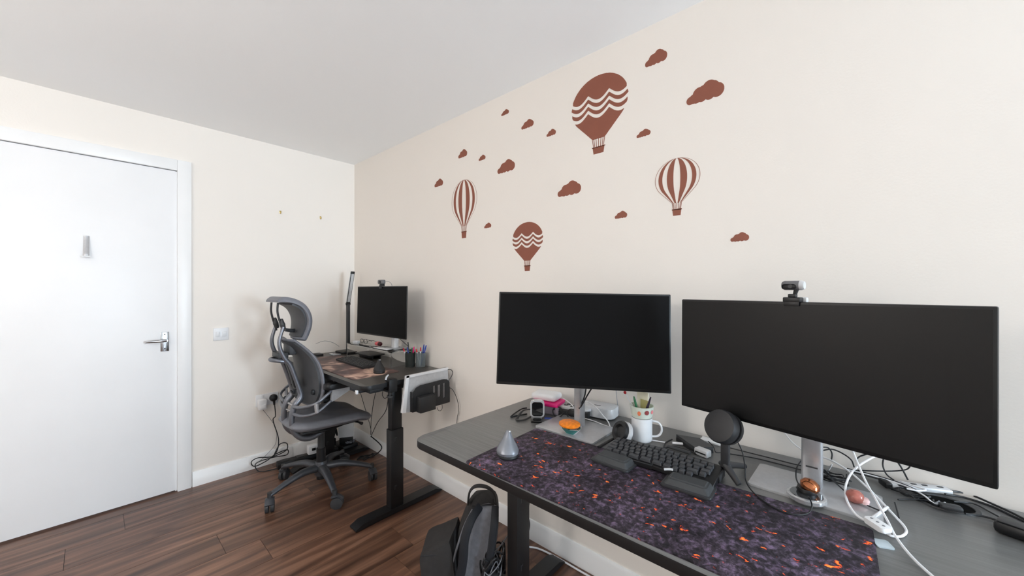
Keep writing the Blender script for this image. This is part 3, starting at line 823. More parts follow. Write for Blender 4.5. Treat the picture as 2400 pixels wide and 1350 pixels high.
# laptop hung on the near end of the far desk in a black pocket holder
o = thing('hanging_laptop', 'silver laptop hanging upright at the near end of the corner desk', 'laptop', (1.30, 1.89, .7))
YL = 1.885
def quad_y(bm, pts, Y, dy):
    prism(bm, [(p[0], Y, p[2]) for p in pts], (0, dy, 0))
bm = new(); quad_y(bm, [(1.1926, 1.8750, 0.8147), (1.4918, 1.8750, 0.8168), (1.5020, 1.8750, 0.6971), (1.4618, 1.8750, 0.6253), (1.2290, 1.8750, 0.5997), (1.1652, 1.8750, 0.6105)], 1.875, .010); obj('lid', bm, M_silver, o)
bm = new(); quad_y(bm, [(1.1926, 1.8750, 0.8147), (1.2121, 1.8750, 0.8162), (1.1898, 1.8750, 0.6069), (1.1652, 1.8750, 0.6105)], 1.868, .007)
quad_y(bm, [(1.1926, 1.8750, 0.8147), (1.4918, 1.8750, 0.8168), (1.4935, 1.8750, 0.8032), (1.1926, 1.8750, 0.8025)], 1.868, .007); e_ = obj('edge_trim', bm, M_white, o)
bm = new(); quad_y(bm, [(1.2331, 1.8900, 0.8116), (1.4902, 1.8900, 0.8163), (1.4902, 1.8900, 0.8110), (1.2331, 1.8900, 0.8054)], 1.886, .008); obj('keyboard_gap', bm, M_blk, o)
ph = thing('desk_side_pocket', 'black slotted pocket holder hung on the corner desk end', 'holder', (1.32, 1.86, .65))
outer = [(1.2182, 1.8500, 0.6054), (1.2196, 1.8500, 0.6900), (1.2267, 1.8500, 0.7226), (1.2437, 1.8500, 0.7412), (1.2726, 1.8500, 0.7504), (1.4423, 1.8500, 0.7560), (1.4653, 1.8500, 0.7506), (1.4819, 1.8500, 0.7344), (1.4853, 1.8500, 0.7152), (1.4870, 1.8500, 0.6114)]
def in_poly(x, z, P):
    c = False
    for (a, b) in zip(P, P[1:] + P[:1]):
        if (a[2] > z) != (b[2] > z) and x < (b[0] - a[0]) * (z - a[2]) / (b[2] - a[2]) + a[0]: c = not c
    return c
# plate built as columns with three slots left open
slots = [((1.3612, 1.8500, 0.7309), (1.3768, 1.8500, 0.6844)), ((1.3957, 1.8500, 0.7295), (1.4164, 1.8500, 0.6529)), ((1.4325, 1.8500, 0.7330), (1.4521, 1.8500, 0.6401))]
bm = new()
xs0 = min(p[0] for p in outer); xs1 = max(p[0] for p in outer); NP = 90
def zspan(x):
    zs = [p[2] for p in outer]; z = min(zs) - .01; hit = []
    k = z
    while k < max(zs) + .01:
        if in_poly(x, k, outer): hit.append(k)
        k += .001
    return (hit[0], hit[-1]) if hit else (0, 0)
prev = None
for i in range(NP):
    xa = xs0 + (xs1 - xs0) * i / NP; xb = xs0 + (xs1 - xs0) * (i + 1) / NP; xm = (xa + xb) / 2
    lo, hi = zspan(xm)
    if hi - lo < .004: continue
    segs = [(lo, hi)]
    for s0, s1 in slots:
        if s0[0] < xm < s1[0]:
            t = (xm - s0[0]) / (s1[0] - s0[0]); zt_ = s0[2] - .004 * abs(t - .5); zb_ = s1[2] + .01 * abs(t - .5)
            segs = [(lo, zb_), (zt_, hi)]
    for a, b in segs:
        b2(bm, (xa, 1.846, a), (xb + .0001, 1.852, b))
obj('front_plate', bm, M_dgrey2, ph)
bm = new(); b2(bm, (outer[0][0], 1.846, outer[0][2]), (outer[0][0] + .006, 1.872, outer[1][2] + .03), .002); b2(bm, (outer[0][0], 1.846, outer[0][2]), (outer[-1][0], 1.872, outer[0][2] + .005), .001); obj('side_wall', bm, M_blk, ph)
pb = thing('power_brick', 'black box held against the front of the slotted pocket', 'adapter', (1.3, 1.82, .6))
a_ = (1.2410, 1.8000, 0.6926); b_ = (1.3472, 1.8000, 0.6073)
bm = new(); b2(bm, (a_[0], 1.80, b_[2] - .004), (b_[0], 1.845, a_[2]), .004); obj('brick_case', bm, M_dgrey2, pb)
cp = thing('desk_clamp', 'dark clamp with a small lever at the near edge of the corner desk', 'clamp', (1.12, 1.92, FH))
q_ = (1.2398, 1.9996, 0.7900)
bm = new(); bx(bm, (1.13, 1.925, FH + .010), (.05, .05, .014), .003); bx(bm, (1.13, 1.905, FH - .02), (.05, .012, .07), .003); bx(bm, (1.13, 1.925, FH - .05), (.05, .05, .012), .003); obj('clamp_body', bm, M_blkm, cp)
bm = new(); cyl(bm, (1.12, 1.92, FH - .08), (1.12, 1.92, FH - .045), .005); cyl(bm, (1.12, 1.92, FH - .085), (1.12, 1.92, FH - .075), .016); obj('screw_knob', bm, M_dgrey, cp)
bm = new(); tube(bm, [(1.10, 1.93, FH + .015), (1.105, 1.93, FH + .03), (1.115, 1.925, FH + .042)], [.006, .006, .004], sides=8); lv = obj('lever', bm, M_alu, cp)

# ================================================================== office chair
ch = thing('office_chair', 'grey ergonomic office chair with a curved headrest at the corner desk', 'chair', (1.015, 2.60, 0))
CX, CY = 1.015, 2.60
M_frame = mat('graphite_metal', (118, 120, 127), 0.34, 0.6, var=0.02)
M_base = mat('grey_chair_base', (78, 80, 85), 0.38, 0.5, var=0.05)
M_fab = mat('grey_leather', (118, 120, 128), 0.48, var=0.06, bump=.15, bscale=500)
M_shell = mat('dark_chair_shell', (66, 67, 70), 0.5, var=0.1, bump=.1, bscale=300)
# five-star base
bm = new(); lathe(bm, [(0, .085), (.036, .085), (.042, .10), (.042, .15), (.034, .175), (0, .175)], (CX, CY, 0), 28); obj('hub', bm, M_base, ch)
for ang in (190, 262, 330, 42, 116):
    a = math.radians(ang); u = Vector((math.cos(a), math.sin(a), 0))
    bm = new()
    C0 = Vector((CX, CY, 0))
    tube(bm, [C0 + u * .03 + Vector((0, 0, .135)), C0 + u * .12 + Vector((0, 0, .142)), C0 + u * .22 + Vector((0, 0, .122)), C0 + u * .315 + Vector((0, 0, .092))], [.030, .027, .021, .016], sides=14, up=(0, 0, 1), flat=(.8, 1))
    arm = obj('base_arm', bm, M_base, ch)
    e = C0 + u * .315
    bm = new(); cyl(bm, e + Vector((0, 0, .055)), e + Vector((0, 0, .108)), .014, sides=14)
    fk = obj('caster_stem', bm, M_dgrey, arm)
    sw = math.radians(ang + (60 if ang in (190, 262) else -70)); t = Vector((math.cos(sw), math.sin(sw), 0)); s = Vector((-t.y, t.x, 0))
    wc = e + t * .014 + Vector((0, 0, .034))
    bm = new(); lathe(bm, [(0, -.010), (.026, -.010), (.034, -.008), (.034, .008), (.026, .010), (0, .010)], (0, 0, 0), 24)
    Mw = Matrix.Translation(wc + s * .014) @ s.to_track_quat('Z', 'Y').to_matrix().to_4x4()
    bmesh.ops.transform(bm, matrix=Mw, verts=bm.verts); obj('caster_wheel', bm, M_dgrey, fk)
    bm = new(); lathe(bm, [(0, -.010), (.026, -.010), (.034, -.008), (.034, .008), (.026, .010), (0, .010)], (0, 0, 0), 24)
    Mw = Matrix.Translation(wc - s * .014) @ s.to_track_quat('Z', 'Y').to_matrix().to_4x4()
    bmesh.ops.transform(bm, matrix=Mw, verts=bm.verts); obj('caster_wheel', bm, M_dgrey, fk)
    bm = new(); tube(bm, [wc + Vector((0, 0, .036)) - t * .03, wc + Vector((0, 0, .041)), wc + Vector((0, 0, .020)) + t * .034], .016, sides=8, up=s, flat=(1.5, .35)); obj('caster_hood', bm, M_base, fk)
bm = new(); cyl(bm, (CX, CY, .06), (CX, CY, .26), .028); obj('gas_sleeve', bm, M_blk, ch)
bm = new(); cyl(bm, (CX, CY, .26), (CX, CY, .40), .021); obj('gas_column', bm, M_dgrey, ch)
bm = new(); bx(bm, (CX + .0, CY, .405), (.17, .12, .045), .012); bx(bm, (CX + .08, CY, .42), (.12, .16, .02), .006); obj('tilt_mechanism', bm, M_blkm, ch)
# C-shaped frame tubes
prof = [(.772, 1.080), (.757, 1.033), (.749, .989), (.757, .940), (.782, .885), (.808, .848), (.836, .765), (.857, .697), (.867, .655), (.860, .625), (.838, .600), (.822, .560), (.816, .500), (.826, .443), (.855, .400), (.892, .376), (.938, .372), (.985, .388), (1.01, .405)]
rad = [.009, .010, .011, .012, .013, .013, .013, .014, .017, .020, .020, .017, .016, .017, .018, .019, .019, .018, .016]
for y in (2.53, 2.67):
    bm = new(); tube(bm, [(x, y, z) for x, z in prof], rad, sides=12, n=4, up=(0, 1, 0)); obj('frame_tube', bm, M_frame, ch)
for y in (2.54, 2.66):
    bm = new(); tube(bm, [(.772, y, 1.05), (.762, y, 1.09), (.748, y, 1.14), (.742, y, 1.18), (.745, y, 1.226)], [.006, .007, .006, .006, .006], sides=8); hp = obj('headrest_post', bm, M_dgrey, ch)
    bm = new(); tube(bm, [(.764, y, 1.13), (.768, y, 1.095), (.778, y, 1.065)], [.006, .016, .010], sides=12); obj('headrest_joint', bm, M_dgrey, hp)
bm = new(); tube(bm, [(.80, 2.54, .865), (.745, 2.55, .878), (.725, 2.60, .880), (.745, 2.65, .878), (.80, 2.66, .865)], .012, sides=10, up=(0, 0, 1), flat=(1.0, 1)); obj('rear_handle', bm, M_frame, ch)
bm = new(); bx(bm, (.775, 2.60, .905), (.055, .13, .035), .008); bx(bm, (.83, 2.60, .91), (.08, .07, .02), .005); obj('back_bracket', bm, M_dgrey, ch)
bm = new()
tube(bm, [(.80, 2.60, .89), (.835, 2.60, .78), (.86, 2.60, .68)], .022, sides=10, up=(0, 1, 0), flat=(1.4, .5))
for z in (.70, .74, .66): tube(bm, [(.855, 2.53, z), (.85, 2.60, z - .015), (.855, 2.67, z)], .005, sides=6)
obj('back_spine', bm, M_blk, ch)
bm = new()
for y0, y1 in ((2.53, 2.60), (2.67, 2.60)):
    tube(bm, [(.83, y0, .59), (.87, y1, .56)], .008, sides=8, n=1); tube(bm, [(.82, y0, .55), (.86, y1, .53)], .006, sides=8, n=1)
obj('spring_link', bm, M_alu, ch)
# back rest
xb = [(.58, .885), (.64, .905), (.70, .908), (.76, .902), (.82, .896), (.88, .880), (.94, .838), (.985, .795), (1.01, .765)]
hwt = [(.58, .165), (.62, .195), (.70, .225), (.76, .232), (.82, .215), (.88, .185), (.94, .155), (.985, .125), (1.01, .085)]
def back_pt(u, v, off):
    z = .582 + u * (1.005 - .582); t = v * 2 - 1; hw = lerp_tab(hwt, z)
    x = sum(lerp_tab(xb, z + d) for d in (-.03, -.02, -.01, 0, .01, .02, .03)) / 7 + .034 * t * t; hw = sum(lerp_tab(hwt, z + d) for d in (-.03, -.015, 0, .015, .03)) / 5
    e = min(1, max(0, (1 - abs(t)) / .1)) ** .5 * min(1, u / .05 + .3) ** .5 * min(1, (1 - u) / .05 + .3) ** .5
    return Vector((x + off * (.35 + .65 * e), CY + t * hw, z))
bm = new(); gridsurf(bm, lambda u, v: (back_pt(u, v, .026), back_pt(u, v, .003)), 40, 30); obj('back_cushion', bm, M_fab, ch, sub=1)
bm = new(); gridsurf(bm, lambda u, v: (back_pt(.04 + u * .92, .045 + v * .91, .003), back_pt(.04 + u * .92, .045 + v * .91, -.012)), 22, 18); bs = obj('back_shell', bm, M_shell, ch)
pk = back_pt(.22, .15, -.014)
bm = new(); bx(bm, pk, (.02, .03, .03), .006); obj('back_knob', bm, M_blk, bs)
bm = new(); bx(bm, (.83, 2.60, .945), (.05, .12, .09), .02); obj('shell_mount', bm, M_shell, bs)
# headrest
hp_ = [(0, .838, .998), (.12, .852, 1.03), (.3, .868, 1.085), (.48, .868, 1.14), (.64, .845, 1.19), (.78, .805, 1.219), (.9, .765, 1.230), (1, .728, 1.228)]
_c = smooth_pts([(a, b, c) for a, b, c in hp_], 8); hp_ = [tuple(v) for v in _c]
def head_pt(u, v, off):
    t = v * 2 - 1
    x = lerp_tab([(a, b) for a, b, c in hp_], u); z = lerp_tab([(a, c) for a, b, c in hp_], u)
    u2 = min(1, u + .03); u1 = max(0, u - .03)
    dx = lerp_tab([(a, b) for a, b, c in hp_], u2) - lerp_tab([(a, b) for a, b, c in hp_], u1); dz = lerp_tab([(a, c) for a, b, c in hp_], u2) - lerp_tab([(a, c) for a, b, c in hp_], u1)
    L = math.hypot(dx, dz); nx, nz = dz / L, -dx / L
    hw = .150 * (min(1, .72 + .28 * math.sin(min(1, u * 1.8) * PI / 2))) * (1 if u < .7 else (1 - .22 * ((u - .7) / .3) ** 2))
    e = (min(1, max(0, (1 - abs(t)) / .14) + .08) ** .5) * (min(1, (1 - u) / .08 + .15) ** .5)
    return Vector((x + nx * off * e + .030 * t * t * (1 - u), CY + t * hw, z + nz * off * e))
bm = new(); gridsurf(bm, lambda u, v: (head_pt(u, v, .032), head_pt(u, v, .0)), 36, 28); hc_ = obj('headrest_cushion', bm, M_fab, ch, sub=1)
bm = new(); gridsurf(bm, lambda u, v: (head_pt(.05 + u * .75, .07 + v * .86, -.001), head_pt(.05 + u * .75, .07 + v * .86, -.010)), 18, 14); obj('headrest_shell', bm, M_shell, ch)
bm = new(); tube(bm, [(.79, 2.56, 1.06), (.83, 2.57, 1.05), (.85, 2.60, 1.05), (.83, 2.63, 1.05), (.79, 2.64, 1.06)], .010, sides=8); obj('headrest_bracket', bm, M_dgrey, ch)
# seat
def seat_pt(u, v, top):
    t = v * 2 - 1; s = u * 2 - 1
    k = .235
    # superellipse plan
    x = 1.045 + .245 * s; hw = k * (1 - abs(s) ** 5 * .35) * (.93 + .07 * s)
    y = CY + t * hw
    edge = min(1, (1 - abs(t)) / .16) ; ends = min(1, (1 - abs(s)) / .12)
    e = (max(0, edge) * max(0, ends))
    z = .488 + .010 * abs(t) - .004 * s - (.028 * max(0, s - .55) / .45 if s > .55 else 0)
    if top: return Vector((x, y, z - .024 * (1 - e ** .5)))
    return Vector((x, y, z - .034 - .022 * e ** .5))
bm = new(); gridsurf(bm, lambda u, v: (seat_pt(u, v, True), seat_pt(u, v, False)), 26, 24); obj('seat', bm, M_fab, ch, sub=1)
bm = new(); bx(bm, (1.03, CY, .430), (.36, .30, .02), .008); tube(bm, [(.86, 2.47, .425), (.98, 2.45, .42), (1.12, 2.47, .425)], .008, sides=8); obj('seat_pan', bm, M_blkm, ch)
bm = new(); tube(bm, [(1.16, 2.50, .425), (1.19, 2.44, .42), (1.195, 2.40, .42)], [.006, .006, .011], sides=8); obj('seat_lever', bm, M_blk, ch)
# armrests
for sgn in (-1, 1):
    y0 = CY + sgn * .085; y1 = CY + sgn * .20; y2 = CY + sgn * .262
    bm = new(); tube(bm, [(.822, y0, .592), (.835, y1, .608), (.885, y2, .633), (.945, y2 + sgn * .005, .672), (.98, y2, .698)], [.011, .010, .009, .009, .009], sides=10, up=(0, 0, 1), flat=(1, .9))
    ar = obj('armrest_support', bm, M_frame, ch)
    bm = new(); tube(bm, [(.822, y0, .546), (.84, y1, .556), (.89, y2, .578), (.95, y2 + sgn * .005, .618), (.985, y2, .640)], [.011, .010, .009, .008, .008], sides=10, up=(0, 0, 1), flat=(1, .9)); obj('lower_bar', bm, M_frame, ar)
    bm = new(); tube(bm, [(.885, y2, .633), (.89, y2, .578)], .012, sides=10, n=1); obj('pivot', bm, M_alu, ar)
    bm = new(); prism(bm, [(.968, y2 - .012, .624), (.985, y2 - .012, .63), (1.125, y2 - .012, .694), (1.10, y2 - .012, .703), (.975, y2 - .012, .703)], (0, .024, 0)); bmesh.ops.bevel(bm, geom=bm.edges[:], offset=.003, segments=2, affect='EDGES'); obj('armrest_bracket', bm, M_alu, ar)
    bm = new(); slab(bm, 1.027, y2, .195, .075, .703, .737, .03, .010); obj('armrest_pad', bm, M_blk, ar)

# ================================================================== power things on the floor under the far desk
def cable(label, P, r, m, name='cable', cat='cable', grp=None, n=6, sides=8):
    bm = new(); tube(bm, P, r, sides=sides, n=n)
    return tag(obj(name, bm, m), label, cat, grp)
ps = thing('power_strip', 'long black power strip on the floor along the door wall', 'power strip', (1.0, 3.09, 0))
bm = new(); bx(bm, (1.11, 3.08, .024), (.42, .07, .046), .008, rz=-.08); obj('strip_body', bm, M_blk, ps)
for k in range(4):
    bm = new(); bx(bm, (.95 + k * .10, 3.094 - k * .008, .049), (.05, .045, .004), .001, rz=-.08); obj('outlet', bm, M_dgrey, ps)
o = thing('power_adapter', 'white square adapter with a dark socket on the power strip', 'adapter', (1.16, 3.07, .05))
bm = new(); bx(bm, (1.135, 3.06, .085), (.075, .05, .068), .006, rz=-.08); obj('adapter_case', bm, M_white, o)
bm = new(); bx(bm, (1.131, 3.032, .090), (.026, .006, .018), .001, rz=-.08); obj('socket_hole', bm, M_blk, o)
o = thing('router', 'upright white box among cables under the corner desk', 'router', (1.36, 3.02, 0))
bm = new(); bx(bm, (1.385, 3.045, .165), (.115, .05, .11), .006, rz=-.5); obj('case', bm, M_white, o)
bm = new(); bx(bm, (1.385, 3.045, .083), (.10, .07, .054), .004, rz=-.5); obj('stand', bm, M_blk, o)
bm = new(); b2(bm, (1.335, 2.99, 0), (1.46, 3.16, .055), .01); tag(obj('cable_box', bm, M_blk), 'low black box on the floor in the room corner', 'box')
o = thing('extension_reel', 'black mains adapter lying on the floor behind the chair base', 'adapter', (1.22, 2.86, 0))
bm = new(); bx(bm, (1.15, 2.882, .020), (.12, .036, .036), .008, rz=.05); obj('adapter_case', bm, M_dgrey2, o)
def scribble(label, c, rx, ry, rz, r, m, turns=4, seed=1, zmin=.004, name='cable_tangle', grp=None):
    rnd = random.Random(seed); P = []
    for k in range(turns * 7):
        a = k / 7 * 2 * PI + rnd.uniform(-.4, .4)
        P.append((c[0] + rx * math.cos(a) * rnd.uniform(.4, 1), c[1] + ry * math.sin(a) * rnd.uniform(.4, 1), max(zmin, c[2] + rz * rnd.uniform(-1, 1))))
    return cable(label, P, r, m, name=name, cat='cable')
scribble('tangle of black cables hanging under the chair seat by the corner desk', (1.265, 3.05, .19), .045, .06, .06, .005, M_cableb, 5, 3)
scribble('loose silver-grey cable loop resting on the black box in the corner', (1.40, 3.0, .075), .05, .008, .012, .003, M_cableg, 3, 5, zmin=.06)
scribble('flat knot of thin black cable on the floor below the corner desk', (1.42, 2.78, .012), .08, .05, .01, .003, M_cableb, 3, 8)
for k, (x, y) in enumerate(((1.245, 3.085), (1.295, 3.078), (1.20, 3.09))):
    o = thing('mains_plug', ('black plug upright on the power strip, middle of three', 'black plug upright on the power strip, nearest the room corner', 'black plug upright on the power strip, nearest the door')[k], 'plug', (x, y, .052))
    bm = new(); bx(bm, (x, y, .084), (.032, .032, .06), .008, rz=.3 * k); obj('plug_body', bm, M_blk, o)
# socket cable, coil
cable('black mains cable dropping from the wall socket to a coil', [(.917, 3.205, .452), (.922, 3.20, .36), (0.9035, 3.1900, 0.3326), (0.9344, 3.1900, 0.2126), (0.9400, 3.1900, 0.1533), (0.9286, 3.1800, 0.1053), (0.8950, 3.1600, 0.0683)], .0035, M_cableb)
coil = [(0.8978, 3.1700, 0.0644), (0.9457, 3.1900, 0.1387), (0.9948, 3.1900, 0.1334), (0.9856, 3.1700, 0.0900), (0.8950, 3.1600, 0.0746), (0.8034, 3.1700, 0.0928), (0.7643, 3.1800, 0.0724), (0.7801, 3.1600, 0.0426), (0.8514, 3.1500, 0.0610), (0.9088, 3.1600, 0.0858), (0.9946, 3.1800, 0.0876), (0.9885, 3.1700, 0.0536), (0.8950, 3.1600, 0.0683), (0.7879, 3.1600, 0.0613)]
coil = [(a, b, max(c, .005)) for a, b, c in coil]
cable('loosely coiled black cable by the baseboard below the wall socket', coil + [(1.0 - .2, 3.14, .006), (.86, 3.10, .006), (.93, 3.08, .01)], .0035, M_cableb, name='coiled_cable')
cable('thin pale cable running down the wall from the white adapter', [(.838, 3.205, .43), (0.9275, 3.2250, 0.2699), (0.9332, 3.2250, 0.1555), (0.8966, 3.2150, 0.1056), (0.8282, 3.2150, 0.0492)], .0015, M_cableg)
# cables hanging under the far desk
cable('black cable hanging under the corner desk, leftmost strand', [(1.4000, 2.8466, 0.5167), (1.4400, 2.8641, 0.4041), (1.4600, 2.7931, 0.2300), (1.4600, 2.7863, 0.1582)], .0022, M_cableb)
cable('black cable hanging straight under the corner desk, middle strand', [(1.4000, 2.5895, 0.5627), (1.4200, 2.6646, 0.4649), (1.4600, 2.7796, 0.2833), (1.4600, 2.7863, 0.1582)], .0022, M_cableb)
cable('black cable curving from the desk leg down to the tied bundle', [(1.3600, 2.3534, 0.6423), (1.3800, 2.3937, 0.5274), (1.4000, 2.4631, 0.4332), (1.4400, 2.6444, 0.3038), (1.4600, 2.7595, 0.1884), (1.4600, 2.7863, 0.1516)], .0025, M_cableb)
cable('small black cable loop by the top of the corner desk leg', [(1.3400, 2.3298, 0.6415), (1.3400, 2.3743, 0.6221), (1.3400, 2.3970, 0.5798), (1.3400, 2.3631, 0.5599), (1.3400, 2.3243, 0.5847)], .002, M_cableb)
cable('tied black cable bundle reaching the floor by the corner desk', [(1.4600, 2.7863, 0.1582), (1.46, 2.62, .12), (1.45, 2.70, .04), (1.42, 2.76, .008)], .004, M_cableb)
bm = new(); q = (1.4600, 2.7863, 0.1616); bx(bm, q, (.010, .012, .010), .002); tag(obj('cable_tie', bm, M_white), 'small white tie around the cables below the corner desk', 'cable tie')
cable('black cable looping from the side pocket down the right wall', [(1.4600, 1.8309, 0.8148), (1.5000, 1.8557, 0.8049), (1.5200, 1.8593, 0.7851), (1.5000, 1.8432, 0.7694), (1.4800, 1.8517, 0.7371)], .0022, M_cableb)
cable('thin dark cable curving down the wall between the two desks', [(1.5000, 1.8683, 0.6906), (1.5100, 1.8429, 0.6744), (1.5250, 1.8238, 0.6214), (1.5300, 1.8134, 0.5611), (1.5350, 1.8358, 0.4828), (1.5350, 1.8399, 0.3877)], .0018, M_cableb)
cable('short thin cable loop hanging below the side pocket', [(1.3865, 1.8400, 0.5972), (1.3897, 1.8400, 0.5836), (1.4055, 1.8400, 0.5721), (1.4215, 1.8400, 0.5812), (1.4215, 1.8400, 0.6071)], .0015, M_cableb)
cable('thin cable of the corner desk webcam running behind its screen', [(1.352, 2.395, 1.362), (1.365, 2.36, 1.360), (1.372, 2.335, 1.345), (1.375, 2.325, 1.315)], .0015, M_cableg)
cable('thin dark cable from the corner desk monitor down to the pencil cups', [(1.4000, 2.2686, 0.9678), (1.4500, 2.3063, 0.9387), (1.5150, 2.3545, 0.8968), (1.5170, 2.3630, 0.8651), (1.5170, 2.3740, 0.7901)], .0018, M_cableb)
cable('thin pale cable arching on the far end of the corner desk', [(1.1891, 3.1500, 0.8735), (1.2543, 3.1500, 0.8905), (1.3217, 3.1500, 0.8696), (1.3649, 3.1300, 0.8353)], .0014, M_cableg)

# ================================================================== near desk
NX0, NX1, NY0, NY1, NH = 0.787, 1.528, -0.66, 1.195, 0.758
nd = desk('black standing desk in the foreground carrying two big monitors', NX0, NX1, NY0, NY1, NH, .026, (1.04, -.50), 1.205, (0.84, 1.50), (.02, .045, .045, .02), 'near')
# grommet in the desk
g0 = (1.4561, -0.1846, 0.7590)
gr = thing('cable_grommet', 'oval black cable opening in the foreground desk top', 'grommet', (g0[0], g0[1], NH))
bm = new(); lathe(bm, [(.040, 0), (.046, 0), (.045, .0025), (.039, .0025), (.038, .0005)], (g0[0], g0[1], NH), 32, sy=1.3); obj('rim', bm, M_dgrey, gr)
bm = new(); lathe(bm, [(0, 0), (.040, 0), (.040, .0008), (0, .0008)], (g0[0], g0[1], NH), 32, sy=1.3); hl = obj('opening', bm, mat('grommet_hole', (4, 4, 4), .9, spec=.1), gr)

# desk mat with lava print
bm = new(); slab(bm, .987, .432, .378, .955, NH, NH + .004, .012, .0012, rz=math.radians(1.2))
tag(obj('desk_mat', bm, M_lava), 'large dark desk mat printed with glowing red lava cracks', 'desk mat')
MZ = NH + .004

vertical_mouse('silver upright mouse standing on the lava print mat', (.906, .829, MZ), math.radians(-14), mat('silver_mouse', (132, 135, 142), .36, .45), M_dgrey2, .080, 1.0)

# split ergonomic keyboard
kb = thing('ergonomic_keyboard', 'black ergonomic keyboard with two wrist rests on the lava mat', 'keyboard', (1.15, .437, MZ))
bm = new()
prism(bm, [(1.118, .272, MZ), (1.118, .272, MZ + .012), (1.235, .272, MZ + .026), (1.235, .272, MZ)], (0, .166, .006))
prism(bm, [(1.118, .438, MZ + .004), (1.118, .438, MZ + .018), (1.235, .438, MZ + .032), (1.235, .438, MZ)], (0, .166, -.006))
bmesh.ops.bevel(bm, geom=bm.edges[:], offset=.0015, segments=1, affect='EDGES')
obj('case', bm, M_blk, kb)
M_key = mat('black_keycap', (62, 63, 66), .30, var=.05)
kme = {}
def add_key(x, y, wy, z):
    key = round(wy, 4)
    if key not in kme:
        bm = new(); keycap(bm, (0, 0, 0), (.0172, wy), .0085, tilt=-.11); bmesh.ops.bevel(bm, geom=bm.edges[:], offset=.0009, segments=1, affect='EDGES')
        ko = obj('key', bm, M_key, kb, smooth=False, world=False); kme[key] = ko.data
    else:
        ko = D.objects.new('key', kme[key]); COL.objects.link(ko); ko.parent = kb
    ko.location = (x - 1.15, y - .437, z - MZ)
for i in range(5):
    x = 1.134 + i * .0190
    y = .597
    ws = {4: [.0172] * 16, 3: [.0172] * 13 + [.036, .0172], 2: [.026] + [.0172] * 13 + [.027], 1: [.031] + [.0172] * 11 + [.034, .0172], 0: [.024, .024, .024, .036, .036, .030, .024, .0172, .0172, .0172]}[i]
    for wy in ws:
        if y - wy < .276: break
        yc_ = y - wy / 2
        z = MZ + .0125 + (x - 1.118) / .117 * .014 + .006 * (1 - abs(yc_ - .438) / .166)
        add_key(x, yc_, wy, z)
        y -= wy + .0021
kb.location.z += .0006
M_rest = mat('padded_wrist_rest', (58, 60, 62), .5, var=.05, bump=.1, bscale=600)
for ya, yb, rot in ((.486, .612, -.03), (.264, .392, .04)):
    ym = (ya + yb) / 2
    bm = new(); slab(bm, 1.095, ym, .078, yb - ya, MZ, MZ + .006, .008, .0015, rz=rot); tr = obj('rest_tray', bm, M_dgrey, kb)
    bm = new(); pts0 = rrect(1.097, ym, .066, yb - ya - .012, .006, MZ + .006, 4, rot); pts1 = rrect(1.099, ym, .046, yb - ya - .034, .008, MZ + .021, 4, rot)
    a = [bm.verts.new(p) for p in pts0]; b = [bm.verts.new(p) for p in pts1]; n_ = len(a)
    bm.faces.new(a[::-1]); bm.faces.new(b)
    for k in range(n_): bm.faces.new((a[k], a[(k + 1) % n_], b[(k + 1) % n_], b[k]))
    es = [e for e in bm.edges if abs(e.verts[0].co.z - MZ - .021) < 1e-5 and abs(e.verts[1].co.z - MZ - .021) < 1e-5]
    bmesh.ops.bevel(bm, geom=es, offset=.004, segments=3, affect='EDGES')
    obj('wrist_rest', bm, M_rest, kb)
bm = new(); tube(bm, [(1.112, .400, MZ + .020), (1.120, .386, MZ + .022), (1.122, .378, MZ + .022)], .0035, sides=8); lt = obj('rest_latch', bm, M_silver, kb); lt['label'] = 'small silver latch'
bm = new(); bx(bm, (1.20, .270, MZ + .012), (.06, .006, .022), .002); obj('tilt_foot', bm, M_dgrey2, kb)

# monitors on the near desk
MA, RA, _ = monitor('middle black monitor on a silver stand, left of the wide one', (1.177, .717, 1.123), math.radians(212.7), math.radians(5.2), .614, .342, (1.292, .795), (1.270, .800, NH, .190, .258), roll=math.radians(-.9), base_rz=math.radians(0), col_s=(.040, .030), scr=M_screen2)
MB, RB, clB = monitor('widest black monitor at the right, on a silver stand', (1.222, .0985, 1.0995), math.radians(166.7), math.radians(.4), .639, .349, (1.337, .075), (1.305, .072, NH, .165, .272), base_rz=math.radians(-2), col_s=(.034, .046))
webcam('silver tubular webcam on top of the widest monitor', RB, .639, .349, -.012, style='tube')
# small dark lettering bar on the stand column
bm = new(); bx(bm, (1.3195, .075, NH + .060), (.001, .026, .004)); obj('maker_mark', bm, M_dgrey, clB)

# smartwatch on its charger
M_watch = mat('silver_watch_case', (214, 215, 218), .25, .4)
sw_ = thing('smartwatch', 'smartwatch in a white case standing upright on the foreground desk', 'watch', (1.268, .988, NH), math.radians(218 - 180))
bm = new(); pts = [(0, y, z) for y, z, _ in rrect(0, .041, .060, .074, .016, 0, 6)]; pts = [(-.010, p[1], p[2]) for p in pts]; prism(bm, pts, (.020, 0, 0)); bmesh.ops.bevel(bm, geom=[e for e in bm.edges if abs(e.verts[0].co.x - e.verts[1].co.x) < 1e-6], offset=.003, segments=2, affect='EDGES')
c1 = obj('watch_case', bm, M_watch, sw_, world=False)
bm = new(); pts = [(-.0112, y, z) for y, z, _ in rrect(0, .041, .046, .059, .011, 0, 6)]; prism(bm, pts, (.002, 0, 0)); obj('watch_face', bm, mat('watch_glass', (16, 18, 20), .08, coat=1), c1, world=False)
bm = new(); cyl(bm, (0, -.0265, .040), (0, -.030, .040), .0045, sides=14); obj('crown', bm, M_dgrey, c1, world=False)
bm = new(); bx(bm, (.022, 0, .02), (.03, .04, .04), .004); bx(bm, (-.036, .004, .005), (.052, .046, .008), .003); obj('charger_stand', bm, mat('gloss_black', (14, 14, 16), .12), sw_, world=False)
